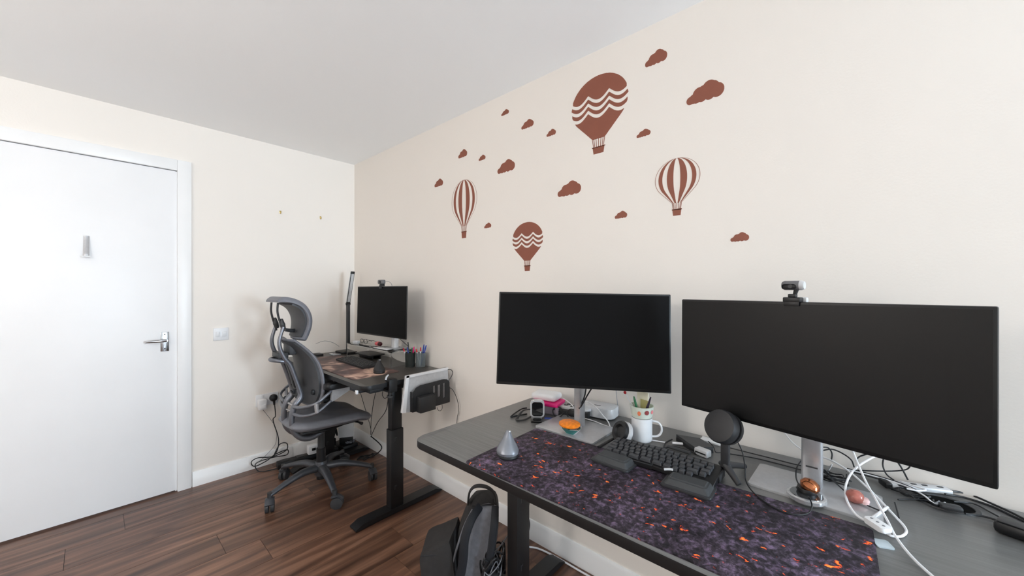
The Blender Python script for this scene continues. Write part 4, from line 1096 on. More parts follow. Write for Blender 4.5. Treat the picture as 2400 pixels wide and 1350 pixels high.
bm = new(); tube(bm, [(.01, .024, .034), (.004, .06, .030), (-.02, .085, .004), (-.045, .078, .004), (-.03, .05, .004), (.0, .028, .006)], .005, sides=8, up=(0, 0, 1), flat=(.5, 1.3)); obj('watch_strap', bm, M_blk, sw_, world=False)

# tissue-like white and pink box stack behind the watch
p0 = (1.4004, 1.0278, 0.7580)
o = thing('pink_box', 'bright pink box under a white pack by the left desk corner', 'box', (1.36, 1.02, NH))
bm = new(); bx(bm, (1.378, 1.008, NH + .018), (.09, .12, .036), .003, rz=.25); obj('box_body', bm, mat('grey_card', (150, 140, 150), .6), o)
bm = new(); bx(bm, (1.370, 1.005, NH + .044), (.10, .125, .014), .003, rz=.25); obj('box_lid', bm, M_pink, o)
bm = new(); bx(bm, (1.380, 1.022, NH + .067), (.085, .12, .030), .012, rz=.2, seg=3); tag(obj('white_pack', bm, M_white), 'white paper pack lying on top of the pink box', 'pack')

# mini computer against the wall
mc = thing('mini_computer', 'flat silver mini computer with rounded corners against the wall', 'computer', (1.472, .81, NH), math.radians(7))
bm = new(); slab(bm, 0, 0, .095, .155, .006, .047, .022, .003); obj('case', bm, M_silver, mc, world=False)
bm = new(); slab(bm, 0, 0, .075, .135, 0, .006, .018, .0); obj('foot', bm, M_blk, mc, world=False)
bm = new(); bx(bm, (-.012, 0, .0473), (.006, .028, .0006)); obj('top_mark', bm, M_dgrey, mc, world=False)
# patterned plate / remote on the wall side between the pack and stand
rm = thing('remote_control', 'grey and white remote control leaning behind the middle monitor stand', 'remote', (1.39, .90, NH))
bm = new(); slab(bm, 1.40, .885, .045, .14, NH + .030, NH + .040, .02, .003, rz=.25); obj('remote_body', bm, M_silver, rm)
for k in range(6):
    bm = new(); bx(bm, (1.392 + (k % 2) * .018, .925 - (k // 2) * .032 - (k % 2) * .004, NH + .0412), (.010, .016, .003), .001, rz=.25); obj('button', bm, M_dgrey, rm)
bm = new(); bx(bm, (1.40, .885, NH + .015), (.05, .13, .030), .004, rz=.25); tag(obj('dark_case', bm, M_dgrey2), 'low dark case under the grey remote control', 'case')
bm = new(); bx(bm, (1.305, .925, NH + .002), (.012, .085, .004), .001, rz=.5); tag(obj('blue_strip', bm, M_blue), 'flat dark blue strip behind the middle monitor stand plate', 'strip')
# black-framed glasses next to the watch
o = thing('eyeglasses', 'black-rimmed glasses lying behind the smartwatch', 'glasses', (1.335, .92, NH))
for dy in (-.031, .031):
    bm = new(); c_ = Vector((1.345, .90, NH + .022)); P = []
    for k in range(13):
        a = k * PI / 6; P.append(c_ + Vector((.006 * math.sin(a) - dy * .25, dy + .026 * math.cos(a), .019 * math.sin(a))))
    tube(bm, P, .0024, sides=6, n=2); obj('rim', bm, M_blk, o)
    bm = new(); tube(bm, [c_ + Vector((-dy * .25, dy * 1.85, .006)), c_ + Vector((.012, dy * 1.5, -.004)), c_ + Vector((.016, dy * .6, -.014))], .002, sides=6); obj('temple', bm, M_blk, o)
bm = new(); tube(bm, [(1.345, .905, NH + .028), (1.345, .895, NH + .028)], .002, sides=6, n=1); obj('bridge', bm, M_blk, o)

# orange-topped pot on the stand plate
c0 = (1.2091, 0.7781, 0.7660)
pt = thing('trinket_dish', 'small white and green folded dish topped with an orange round', 'dish', (c0[0], c0[1], NH + .007))
bm = new()
ri = [(0.018, 0), (.030, .020), (.027, .020), (.0, .006)]
N = 8; rings = []
for r, z, j in ((.016, 0, 0), (.033, .022, .3), (.030, .022, .3), (.012, .008, 0)):
    rings.append([bm.verts.new((c0[0] + r * math.cos(2 * PI * k / N + j) * (1 + .18 * (k % 2)), c0[1] + 1.15 * r * math.sin(2 * PI * k / N + j) * (1 + .18 * (k % 2)), NH + .007 + z)) for k in range(N)])
for a, b in zip(rings, rings[1:]):
    for k in range(N): bm.faces.new((a[k], a[(k + 1) % N], b[(k + 1) % N], b[k]))
bm.faces.new(rings[0][::-1]); bm.faces.new(rings[-1])
for f in bm.faces:
    f.material_index = 0 if (f.calc_center_median().y - c0[1]) * 60 % 1.2 > .6 else 1
obj('dish', bm, [M_white, mat('teal_glaze', (50, 120, 118), .4)], pt, smooth=False)
ot = thing('orange_slice', 'flat orange mottled round resting on the small dish', 'orange round', (c0[0], c0[1], NH + .03))
bm = new(); lathe(bm, [(0, 0), (.030, 0), (.034, .004), (.034, .009), (.030, .012), (0, .013)], (c0[0] + .004, c0[1] + .012, NH + .031), 28, Matrix.Rotation(-.10, 4, 'Y'), sy=1.25); obj('round', bm, M_orange, ot)

# mug with planter cup on it
mx_, my_ = 1.335, .560
mg = thing('mug', 'white enamel mug holding a patterned cup on the foreground desk', 'mug', (mx_, my_, NH))
bm = new(); lathe(bm, [(0, 0), (.030, 0), (.034, .003), (.036, .010), (.036, .083), (.037, .086), (.0345, .086), (.034, .010), (0, .006)], (mx_, my_, NH), 36); obj('mug_body', bm, M_white, mg)
hv = Vector((.45, -.89, 0)).normalized()
base = Vector((mx_, my_, NH)) + hv * .034
bm = new(); tube(bm, [base + hv * (.034 * math.sin(PI * k / 8) ** .7 if 0 < k < 8 else -.001) + Vector((0, 0, .046 + .028 * math.cos(PI * k / 8))) for k in range(9)], .0045, sides=10, up=(hv.y, -hv.x, 0), flat=(1.3, .8)); obj('handle', bm, M_white, mg)
pc = thing('patterned_cup', 'pale green flowery cup stacked in the white mug', 'cup', (mx_, my_, NH + .08))
M_pc = mat('pale_green_ceramic', (212, 220, 208), .3)
bm = new(); lathe(bm, [(0, 0), (.034, 0), (.037, .006), (.041, .036), (.043, .041), (.039, .041), (.033, .004), (0, .003)], (mx_, my_, NH + .087), 32); cb = obj('cup_body', bm, M_pc, pc)
def patch(bm, ang, z, w, h, R=.0398, c=(mx_, my_)):
    for i in range(6):
        for s_ in (0,):
            a0 = ang - w / 2 + w * i / 6; a1 = ang - w / 2 + w * (i + 1) / 6
            f0 = math.sin(PI * (i + .02) / 6.04) ** .5; f1 = math.sin(PI * (i + 1 - .02) / 6.04) ** .5
            R_ = R + .0012 + (z - NH - .087) * .0
            v = [bm.verts.new((c[0] + R_ * math.cos(a), c[1] + R_ * math.sin(a), zz)) for a, zz in ((a0, z - h * f0 / 2), (a1, z - h * f1 / 2), (a1, z + h * f1 / 2), (a0, z + h * f0 / 2))]
            bm.faces.new(v)
bm = new(); patch(bm, math.radians(228), NH + .112, .42, .016); d1 = obj('decoration', bm, mat('maroon_print', (130, 50, 50), .5), cb)
bm = new(); patch(bm, math.radians(262), NH + .112, .36, .014); obj('decoration', bm, mat('rose_print', (230, 130, 135), .5), cb)
bm = new(); patch(bm, math.radians(190), NH + .108, .30, .016); obj('decoration', bm, mat('peach_print', (220, 120, 80), .5), cb)
# contents
bm = new(); bx(bm, (mx_ + .014, my_ + .002, NH + .135), (.004, .052, .078), .001, rz=-.35, M=None); tag(obj('card_stack', bm, mat('cream_card', (236, 234, 212), .6)), 'cream card standing in the flowery cup', 'card')
bm = new(); bx(bm, (mx_ + .004, my_ - .010, NH + .122), (.003, .040, .05), .001, rz=-.35); tag(obj('folded_card', bm, mat('olive_card', (170, 165, 110), .6)), 'small olive card in front of the cream one in the cup', 'card')
def stick(label, a, b, r, m1, m2, f=.75, name='pen', cat='pen', ball=0):
    o = thing(name, label, cat, a)
    a = Vector(a); b = Vector(b)
    bm = new(); cyl(bm, a, a.lerp(b, f), r, sides=10); obj('barrel', bm, m1, o)
    bm = new(); cyl(bm, a.lerp(b, f), b, r * 1.05, r * .5, sides=10)
    if ball: bmesh.ops.create_uvsphere(bm, u_segments=14, v_segments=10, radius=ball, matrix=Matrix.Translation(b))
    obj('tip', bm, m2, o)
stick('white stick with a dark red round head leaning left in the cup', (mx_ - .008, my_ + .012, NH + .092), (mx_ - .010, my_ + .060, NH + .165), .0028, M_white, M_red, .93, 'lollipop', 'stick', .0055)
stick('dark green pen in the flowery cup', (mx_ - .010, my_ + .008, NH + .092), (mx_ - .014, my_ + .024, NH + .158), .004, M_green, M_green, .8)
stick('dark purple pen leaning right in the flowery cup', (mx_ - .004, my_ - .012, NH + .092), (mx_ - .008, my_ - .036, NH + .165), .0048, mat('aubergine', (40, 30, 42), .4), mat('aubergine_cap', (52, 44, 60), .35), .5)

# headphone ear cup leaning against the mug
e0 = Vector((1.262, .598, NH + .040))
hd_ = thing('headphones', 'black headphone with a silver rim leaning against the white mug', 'headphones', (1.26, .60, NH))
ax = Vector((-.80, .42, .42)).normalized(); Rq = ax.to_track_quat('Z', 'Y').to_matrix().to_4x4()
bm = new(); lathe(bm, [(0, -.006), (.033, -.006), (.039, 0), (.039, .012), (.035, .016), (0, .016)], e0 - ax * .010, 32, Rq); ec = obj('ear_cup', bm, M_silver, hd_); ec['label'] = 'silver rim of the ear cup'
bm = new(); lathe(bm, [(.018, .0), (.036, .0), (.038, .006), (.034, .014), (.024, .014), (.018, .006)], e0 + ax * .006, 32, Rq); lathe(bm, [(0, .002), (.026, .002), (.026, .003), (0, .003)], e0 + ax * .006, 24, Rq); obj('ear_cushion', bm, M_blk, ec)
bm = new(); tube(bm, [e0 + Vector((-.008, .018, -.022)), (1.2532, 0.6265, 0.7720), (1.2108, 0.6378, 0.7650), (1.1636, 0.6403, 0.7640)], .006, sides=10, up=(0, 0, 1), flat=(.6, 1.1)); obj('headband', bm, M_blk, hd_)

# microphone on a tripod
mk = thing('microphone', 'black round microphone on a small tripod behind the keyboard', 'microphone', (1.255, .265, NH))
mc_ = Vector((1.203, .270, .914)); ax = Vector((-.86, .36, .36)).normalized(); Rq = ax.to_track_quat('Z', 'Y').to_matrix().to_4x4()
M_mic = mat('charcoal_plastic', (44, 44, 46), .5, bump=.1, bscale=500)
bm = new(); lathe(bm, [(0, -.014), (.042, -.014), (.047, -.008), (.047, .008), (.044, .015), (.030, .019), (0, .020)], mc_, 40, Rq); hd2 = obj('mic_head', bm, M_mic, mk)
bm = new(); lathe(bm, [(0, -.026), (.036, -.026), (.044, -.018), (.046, -.004), (0, -.004)], mc_ - ax * .014, 36, Rq); obj('rear_cover', bm, M_dgrey2, hd2)
bm = new(); bx(bm, (1.222, .265, .838), (.020, .022, .090), .004); obj('stem', bm, M_mic, mk)
J = Vector((1.222, .265, .800))
for e in (((1.1957, 0.2257, 0.7600)), ((1.3326, 0.2367, 0.7600)), ((1.3018, 0.2941, 0.7620))):
    e = Vector(e)
    bm = new(); tube(bm, [J, J.lerp(e, .5) + Vector((0, 0, .004)), e + Vector((0, 0, .006))], [.0115, .009, .0075], sides=12, n=4); obj('leg', bm, M_mic, mk)
    
# card reader / silver hub behind the keyboard
sd = thing('external_drive', 'dark slanted drive behind the keyboard', 'drive', (1.36, .42, NH))
P4 = [(1.4178, 0.4662, 0.7750), (1.4369, 0.3923, 0.7750), (1.3902, 0.3371, 0.7750), (1.3377, 0.3758, 0.7750)]
bm = new(); prism(bm, [(a, b, NH + .012) for a, b, c in P4], (0, 0, .010)); obj('drive_case', bm, M_dgrey, sd)
bm = new(); prism(bm, [(p[0] * .995 + .005, p[1], NH) for p in P4], (0, 0, .012)); obj('drive_foot', bm, M_blk, sd)
hb = thing('card_reader', 'small silver block at the end of the slanted drive', 'card reader', (1.3, .36, NH))
q = (1.3452, 0.3581, 0.7720)
bm = new(); bx(bm, (q[0], q[1], NH + .012), (.028, .045, .022), .004, rz=-.3); obj('reader_case', bm, M_silver, hb)
bm = new(); bx(bm, (q[0] - .014, q[1] + .004, NH + .012), (.002, .036, .004), rz=-.3); obj('slot', bm, M_blk, hb)
q = (1.4798, 0.3589, 0.7620)
bm = new(); bx(bm, (q[0], q[1], NH + .004), (.03, .085, .006), .001, rz=-.1); bx(bm, (q[0] + .026, q[1] + .005, NH + .003), (.008, .08, .004), .001, rz=-.1); tag(obj('white_booklet', bm, M_white), 'white paper slips beside the wall behind the microphone', 'paper')
q0 = Vector((1.3836, 0.4333, 0.7650)); q1 = Vector((1.3550, 0.4820, 0.7650))
o = thing('usb_plug', 'white usb plug lying behind the keyboard', 'plug', q0)
bm = new(); tube(bm, [q0 + Vector((0, 0, .0)), q0.lerp(q1, .6)], .0055, sides=10, n=1, up=(0, 0, 1), flat=(.7, 1.2)); obj('plug_body', bm, M_white, o)
o = thing('pen_tool', 'flat grey stylus behind the keyboard', 'stylus', (1.3190, 0.4268, 0.7650))
a = Vector((1.3194, 0.4621, 0.7680)); b = Vector((1.3140, 0.3874, 0.7680))
bm = new(); tube(bm, [a, b], .006, sides=10, n=1, up=(0, 0, 1), flat=(.8, 1.3)); obj('barrel', bm, M_dgrey, o)

# round charging pad with a copper thing
q = (1.2341, 0.0809, 0.7680)
pad = thing('charging_pad', 'round silver charging pad on the right monitor stand plate', 'charger', (q[0], q[1], NH + .007))
bm = new(); lathe(bm, [(0, 0), (.040, 0), (.042, .003), (.041, .010), (.038, .012), (0, .012)], (q[0], q[1], NH + .007), 36); pb_ = obj('pad_body', bm, mat('polished_silver', (205, 206, 208), .12, .7), pad)
bm = new(); lathe(bm, [(0, 0), (.035, 0), (.034, .0015), (0, .0015)], (q[0], q[1], NH + .019), 36); obj('pad_top', bm, mat('grey_mirror', (130, 132, 135), .06, .9), pb_)
cc = thing('copper_ball', 'glossy copper dome with a black base on the charging pad', 'copper dome', (q[0] + .006, q[1] + .0, NH + .02))
bm = new(); lathe(bm, [(0, .036), (.008, .035), (.017, .030), (.022, .020), (.020, .012), (.012, .006), (0, .006)], (q[0] + .012, q[1], NH + .0205), 28, Matrix.Rotation(.35, 4, 'X')); obj('dome', bm, M_copper, cc)
bm = new(); lathe(bm, [(0, 0), (.020, 0), (.022, .006), (.020, .012), (0, .012)], (q[0] + .010, q[1], NH + .0205), 28); obj('dome_base', bm, M_blk, cc)
# pink glass-like ball
q = (1.2956, -0.0128, 0.7750)
o = thing('lip_balm', 'pinkish brown translucent ball on the right stand plate', 'ball', (q[0], q[1], NH + .007))
M_pk = mat('pink_amber', (196, 120, 108), .15, var=.3, scale=60, trans=.35, ior=1.4)
bm = new(); lathe(bm, [(0, 0), (.010, .001), (.017, .007), (.019, .015), (.016, .024), (.009, .030), (0, .031)], (q[0], q[1], NH + .007), 24); obj('ball', bm, M_pk, o)
bm = new(); lathe(bm, [(0, 0), (.008, .001), (.010, .009), (.007, .015), (0, .016)], (q[0] - .002, q[1] - .018, NH + .010), 18); nb = obj('knob', bm, mat('pale_pink', (238, 200, 200), .3), o)

# white cable remote with three dots
q = Vector((1.1891, -0.0496, 0.7660)); qa = Vector((1.2079, -0.0354, 0.7660)); qb = Vector((1.1737, -0.0659, 0.7660)); dd = (qb - qa); ang = math.atan2(dd.y, dd.x)
rw_ = thing('inline_controller', 'white inline controller with three grey dots by the mat corner', 'controller', (q.x, q.y, NH))
bm = new(); slab(bm, q.x, q.y, dd.length * 1.02, .026, NH + .0085, NH + .021, .006, .003, rz=ang); rc = obj('controller_case', bm, M_white, rw_)
for k in (-1, 0, 1):
    c_ = q + dd.normalized() * k * .014 - Vector((0, 0, q.z - NH - .021))
    bm = new(); lathe(bm, [(0, 0), (.0028, 0), (.0028, .0006), (0, .0006)], c_, 14); obj('dot', bm, M_cableg, rc)
a = Vector((1.2173, -0.0386, 0.7680)); b = Vector((1.3121, -0.0722, 0.7680))
bm = new(); tube(bm, [a, b], .0035, sides=8, n=1); obj('plug_stub', bm, M_white, rw_)
q = (1.1344, -0.0546, 0.7600)
bm = new(); slab(bm, q[0], q[1], .030, .030, NH, NH + .003, .004, .0005, rz=.4); tag(obj('clear_square', bm, mat('pale_blue_plastic', (190, 205, 214), .25)), 'small pale bluish square beside the mat corner', 'tile')

# long hub strip against the wall and its bits
a = Vector((1.4713, -0.0767, 0.7650)); b = Vector((1.5328, -0.2019, 0.7650))
h_ = thing('usb_hub', 'long silver usb hub near the wall under the widest monitor', 'usb hub', (a + b) / 2)
dd = b - a; mid = (a + b) / 2
bm = new(); bx(bm, (mid.x, mid.y, NH + .0095), (dd.length, .028, .013), .004, rz=math.atan2(dd.y, dd.x)); hcs = obj('hub_case', bm, M_silver, h_)
bm = new(); bx(bm, (a.x, a.y, NH + .010), (.016, .034, .016), .003, rz=math.atan2(dd.y, dd.x)); obj('end_cap', bm, M_blk, hcs)
for t in (.45, .62, .86):
    c_ = a.lerp(b, t); bm = new(); bx(bm, (c_.x, c_.y, NH + .0165), (.012, .006, .001), .0003, rz=math.atan2(dd.y, dd.x)); obj('port', bm, M_blk, hcs)
q = (1.4115, -0.1880, 0.7750)
bm = new(); bx(bm, (q[0], q[1], NH + .012), (.022, .040, .014), .006, rz=.25); tag(obj('cable_plug', bm, M_dgrey), 'grey plug lying over the oval cable opening', 'plug')
q = (1.3622, -0.2825, 0.7750)
o = thing('laptop_charger', 'black laptop charger at the right edge of the foreground desk', 'charger', (q[0], q[1], NH))
bm = new(); bx(bm, (q[0], q[1] - .02, NH + .014), (.045, .11, .026), .008, rz=-.35); obj('charger_case', bm, M_blk, o)
bm = new(); bx(bm, (q[0], q[1] - .02, NH + .0275), (.036, .10, .002), .0005, rz=-.35); obj('charger_top', bm, M_dgrey, o)

# ================================================================== cables on the near desk
cable('thick white cable curving down from behind the wide monitor to the white controller', [(1.5066, -0.0957, 0.8600), (1.4467, -0.0502, 0.8400), (1.3904, -0.0128, 0.8150), (1.3341, 0.0044, 0.7900), (1.2735, 0.0034, 0.7760), (1.2166, -0.0127, 0.7700), (1.1991, -0.0352, 0.7680)], .0026, M_cablew)
cable('thick white cable leaving the stand column and looping round to the controller', [(1.4779, 0.0711, 0.8000), (1.4596, 0.0359, 0.8000), (1.4335, -0.0016, 0.7900), (1.3809, -0.0355, 0.7800), (1.3382, -0.0582, 0.7720), (1.2848, -0.0816, 0.7650), (1.2464, -0.0950, 0.7630), (1.2196, -0.0970, 0.7620), (1.1910, -0.0869, 0.7620), (1.1792, -0.0715, 0.7620), (1.1788, -0.0648, 0.7640)], .0026, M_cablew)
cable('white cable crossing the plate and running off the front of the desk', [(1.4593, -0.0071, 0.8500), (1.4032, -0.0190, 0.8300), (1.3579, -0.0349, 0.8000), (1.2890, -0.0523, 0.7850), (1.2279, -0.0675, 0.7720), (1.1684, -0.0774, 0.7680), (1.1126, -0.0951, 0.7640), (1.0656, -0.1190, 0.7620), (1.0245, -0.1473, 0.7620)], .0026, M_cablew)
cable('thin white cable from behind the wide monitor to its stand column', [(1.5535, 0.1630, 0.8300), (1.4923, 0.1355, 0.8200), (1.4642, 0.1064, 0.8100), (1.4298, 0.0867, 0.8100)], .0018, M_cablew)
cable('thin black cable looping from the stand column to the copper dome', [(1.4372, 0.0871, 0.8100), (1.3886, 0.0989, 0.8100), (1.3407, 0.1090, 0.8000), (1.2882, 0.1066, 0.7900), (1.2438, 0.0939, 0.7850)], .0018, M_cableb)
cable('thin black cable running from the stand column to the white controller', [(1.3955, 0.0826, 0.8200), (1.3769, 0.0569, 0.8000), (1.3463, 0.0287, 0.7850), (1.3168, 0.0027, 0.7750), (1.2931, -0.0254, 0.7700), (1.2805, -0.0557, 0.7680), (1.2887, -0.0679, 0.7640)], .0017, M_cableb)
cable('thin black microphone cable curving across the lava mat to the copper dome', [(1.2611, 0.2413, 0.8600), (1.2704, 0.2311, 0.8300), (1.2419, 0.2196, 0.8000), (1.2172, 0.2132, 0.7750), (1.1852, 0.1937, 0.7650), (1.1447, 0.1564, 0.7640), (1.1264, 0.1191, 0.7640), (1.1333, 0.0905, 0.7640), (1.1613, 0.0720, 0.7640), (1.1816, 0.0667, 0.7750), (1.1674, 0.0716, 0.8000)], .0017, M_cableb)
bm = new(); q = (1.4372, 0.0871, 0.8100); scribble('short black knot of cables tied at the right stand column', (q[0], q[1], .815), .010, .012, .02, .0022, M_cableb, 3, 21, zmin=.78)
cable('long dark cable lying along the wall, rear of the pair', [(1.4633, 0.3174, 0.7620), (1.4655, 0.2419, 0.7610), (1.4653, 0.1945, 0.7610), (1.4632, 0.1382, 0.7610), (1.4648, 0.1064, 0.7610), (1.4678, 0.0508, 0.7620), (1.4617, 0.0264, 0.7620)], .0018, M_cableb)
cable('long dark cable lying along the wall, front of the pair', [(1.4087, 0.3055, 0.7610), (1.4284, 0.2358, 0.7610), (1.4326, 0.1901, 0.7610), (1.4315, 0.1353, 0.7610), (1.4302, 0.1039, 0.7610), (1.4300, 0.0543, 0.7620), (1.4483, 0.0187, 0.7620)], .0018, M_cableb)
cable('dark cable arching against the wall right of the stand column', [(1.5000, 0.0589, 0.8108), (1.5100, 0.0372, 0.8177), (1.5100, 0.0127, 0.8118), (1.5000, -0.0064, 0.8016), (1.4900, -0.0128, 0.7857)], .002, M_cableb)
cable('short dark cable arch close to the right stand column', [(1.4800, 0.0562, 0.8283), (1.4900, 0.0446, 0.8258), (1.4900, 0.0367, 0.8113), (1.4800, 0.0384, 0.7923)], .002, M_cableb)
cable('dark cable curling down from the wide monitor beside the wall', [(1.4900, -0.0717, 0.8440), (1.5000, -0.0476, 0.8326), (1.5000, -0.0249, 0.8172), (1.4900, -0.0165, 0.8056)], .002, M_cableb)
cable('dark cable hanging from the wide monitor onto the cable bundle', [(1.4700, -0.0741, 0.8417), (1.4700, -0.0716, 0.8172), (1.4600, -0.0786, 0.7971), (1.4500, -0.0921, 0.7901)], .0018, M_cableb)
cable('dark cable dropping from the wide monitor behind the hub', [(1.4800, -0.0997, 0.8343), (1.4800, -0.1104, 0.8141), (1.4700, -0.1201, 0.7920)], .002, M_cableb)
cable('dark cable sweeping along the wall below the wide monitor', [(1.5000, -0.1282, 0.8267), (1.5000, -0.1201, 0.8101), (1.5000, -0.0952, 0.7974), (1.4900, -0.0561, 0.7884), (1.4800, -0.0201, 0.7829)], .0018, M_cableb)
for k, (dy, m, lb) in enumerate(((0, M_cableb, 'black cable at the top of the bundle running into the oval opening'), (4, M_cableg, 'grey cable in the middle of the bundle running into the oval opening'), (8, M_cablew, 'white cable in the bundle running into the oval opening'), (12, M_cableb, 'black cable at the bottom of the bundle running into the oval opening'))):
    off = .0045 * k
    base = [(1.4954, 0.0030, 0.7750), (1.4949, -0.0429, 0.7750), (1.4877, -0.0861, 0.7750), (1.4707, -0.1217, 0.7750), (1.4392, -0.1436, 0.7750), (1.4143, -0.1579, 0.7720)]
    P = [Vector(p) + Vector((-off * .9, off * (.2 - .12 * i), -.003 * (k % 2))) for i, p in enumerate(base)]
    P[-1].z = NH + .012; cable(lb, P + [Vector((g0[0] + .0, g0[1] + .02 - .010 * k, NH + .003))], .0019, m)
cable('white cable end looping back on the silver hub', [(1.4858, -0.1067, 0.7780), (1.4709, -0.1296, 0.7800), (1.4645, -0.1484, 0.7800), (1.4574, -0.1500, 0.7800), (1.4409, -0.1347, 0.7800), (1.4376, -0.1151, 0.7800)], .0022, M_cablew)
cable('black cable from the silver hub to the right edge, nearest the wall', [(1.5285, -0.1990, 0.7680), (1.5504, -0.2377, 0.7640), (1.5222, -0.2750, 0.7620), (1.4930, -0.3021, 0.7610), (1.4467, -0.3284, 0.7610)], .0026, M_cableb)
cable('dark cable from the silver hub to the right edge, second from the wall', [(1.5061, -0.1909, 0.7650), (1.5231, -0.2263, 0.7620), (1.5118, -0.2664, 0.7610), (1.4784, -0.2960, 0.7610), (1.4415, -0.3272, 0.7610)], .0026, M_cableb)
cable('thin black cable from the oval opening to the laptop charger, upper one', [(1.4743, -0.2014, 0.7620), (1.4979, -0.2366, 0.7610), (1.4684, -0.2587, 0.7610), (1.4305, -0.2772, 0.7630), (1.3959, -0.2812, 0.7680)], .0018, M_cableb)
cable('black cable from the oval opening to the laptop charger, lower one', [(1.4171, -0.2119, 0.7610), (1.4298, -0.2390, 0.7610), (1.4224, -0.2632, 0.7620), (1.3871, -0.2735, 0.7660)], .0024, M_cableb)
cable('black earphone wire lying left of the oval opening', [(1.3935, -0.0962, 0.7620), (1.4148, -0.1171, 0.7620), (1.4322, -0.1451, 0.7630), (1.4351, -0.1712, 0.7650)], .0020, M_cableb)
cable('thin dark wire hanging free beside the white cables', [(1.3607, -0.0879, 0.7650), (1.3219, -0.0891, 0.7640), (1.2831, -0.0900, 0.7620)], .0016, M_cableb)
scribble('flat coil of dark cable left of the oval opening', (g0[0] - .0 + .0, g0[1] + .065, NH + .006), .035, .04, .004, .002, M_cableb, 3, 31, zmin=NH + .003)
scribble('coil of thin dark and grey wires behind the right stand column', (1.42, .035, NH + .012), .04, .05, .008, .0018, M_cableb, 4, 37, zmin=NH + .003)
q0 = Vector((1.4567, 0.0475, 0.7620)); q1 = Vector((1.4311, 0.0352, 0.8000))
stick('short white stick among cables beside the right stand column', q0, q1, .0022, M_white, M_white, .8, 'white_stick', 'stick')
# left side cables
cable('pair of black cables dropping from the middle monitor, left one', [(1.2845, 0.7604, 0.9300), (1.2712, 0.7581, 0.9000), (1.2838, 0.7790, 0.8600), (1.2712, 0.7848, 0.8400)], .0028, M_cableb)
cable('pair of black cables dropping from the middle monitor, right one', [(1.2831, 0.7333, 0.9300), (1.2841, 0.7526, 0.9000), (1.2738, 0.7653, 0.8700), (1.2780, 0.7851, 0.8400)], .0028, M_cableb)
cable('white cable arching over the mini computer to the desk', [(1.3692, 0.8267, 0.8400), (1.3702, 0.7990, 0.8400), (1.3595, 0.7576, 0.8300), (1.3776, 0.7408, 0.8000), (1.3936, 0.7246, 0.7720), (1.3674, 0.7018, 0.7640)], .0022, M_cablew)
cable('pale cable lying between the stand plate and the mini computer', [(1.3887, 0.8344, 0.7620), (1.3876, 0.7891, 0.7620), (1.3725, 0.7324, 0.7620), (1.3704, 0.6996, 0.7620)], .0020, M_cablew)
cable('white cable arching over the remote control to the monitor stand', [(1.4687, 1.0404, 0.8000), (1.4174, 0.9573, 0.8150), (1.3787, 0.8959, 0.8150), (1.3532, 0.8603, 0.8100)], .0018, M_cablew)
cable('black charging cable with a pale plug left of the smartwatch', [(1.3276, 1.0947, 0.7650), (1.3063, 1.1048, 0.7640), (1.2571, 1.0978, 0.7620), (1.1973, 1.0771, 0.7610), (1.2278, 1.0674, 0.7610), (1.2733, 1.0499, 0.7610)], .0028, M_cableb)
cable('thin grey cable running down the wall beside the mini computer', [(1.5300, 0.7568, 0.8648), (1.5300, 0.7508, 0.8101), (1.5200, 0.7380, 0.7689)], .0014, M_cableg)
cable('white cable running behind the white mug to the usb plug', [(1.3408, 0.5723, 0.7620), (1.3509, 0.5259, 0.7620), (1.3600, 0.4838, 0.7630)], .0022, M_cablew)
cable('black looped cable around the stylus behind the keyboard', [(1.3999, 0.4752, 0.7640), (1.3562, 0.4824, 0.7630), (1.3095, 0.4701, 0.7630), (1.3390, 0.4546, 0.7640), (1.3430, 0.4137, 0.7640), (1.3350, 0.3776, 0.7640)], .0026, M_cableb)
cable('short black cable at the silver card reader', [(1.4407, 0.3657, 0.7750), (1.4147, 0.3431, 0.7700), (1.3849, 0.3281, 0.7650), (1.4059, 0.3151, 0.7620)], .0016, M_cableb)
cable('white cable lying on the floor along the baseboard under the desk', [(1.4218, 1.2849, 0.0100), (1.4694, 1.2117, 0.0060), (1.4958, 1.1586, 0.0060), (1.5055, 1.0664, 0.0060), (1.5050, 0.9452, 0.0060), (1.5045, 0.8342, 0.0060), (1.4957, 0.7282, 0.0060)], .0042, M_cablew)
cable('black cable hanging down behind the foreground desk leg', [(1.3127, 1.0700, 0.3480), (1.3219, 1.0850, 0.2861), (1.3342, 1.0850, 0.2320), (1.3189, 1.0850, 0.1811), (1.3128, 1.0850, 0.1262)], .0032, M_cableb)

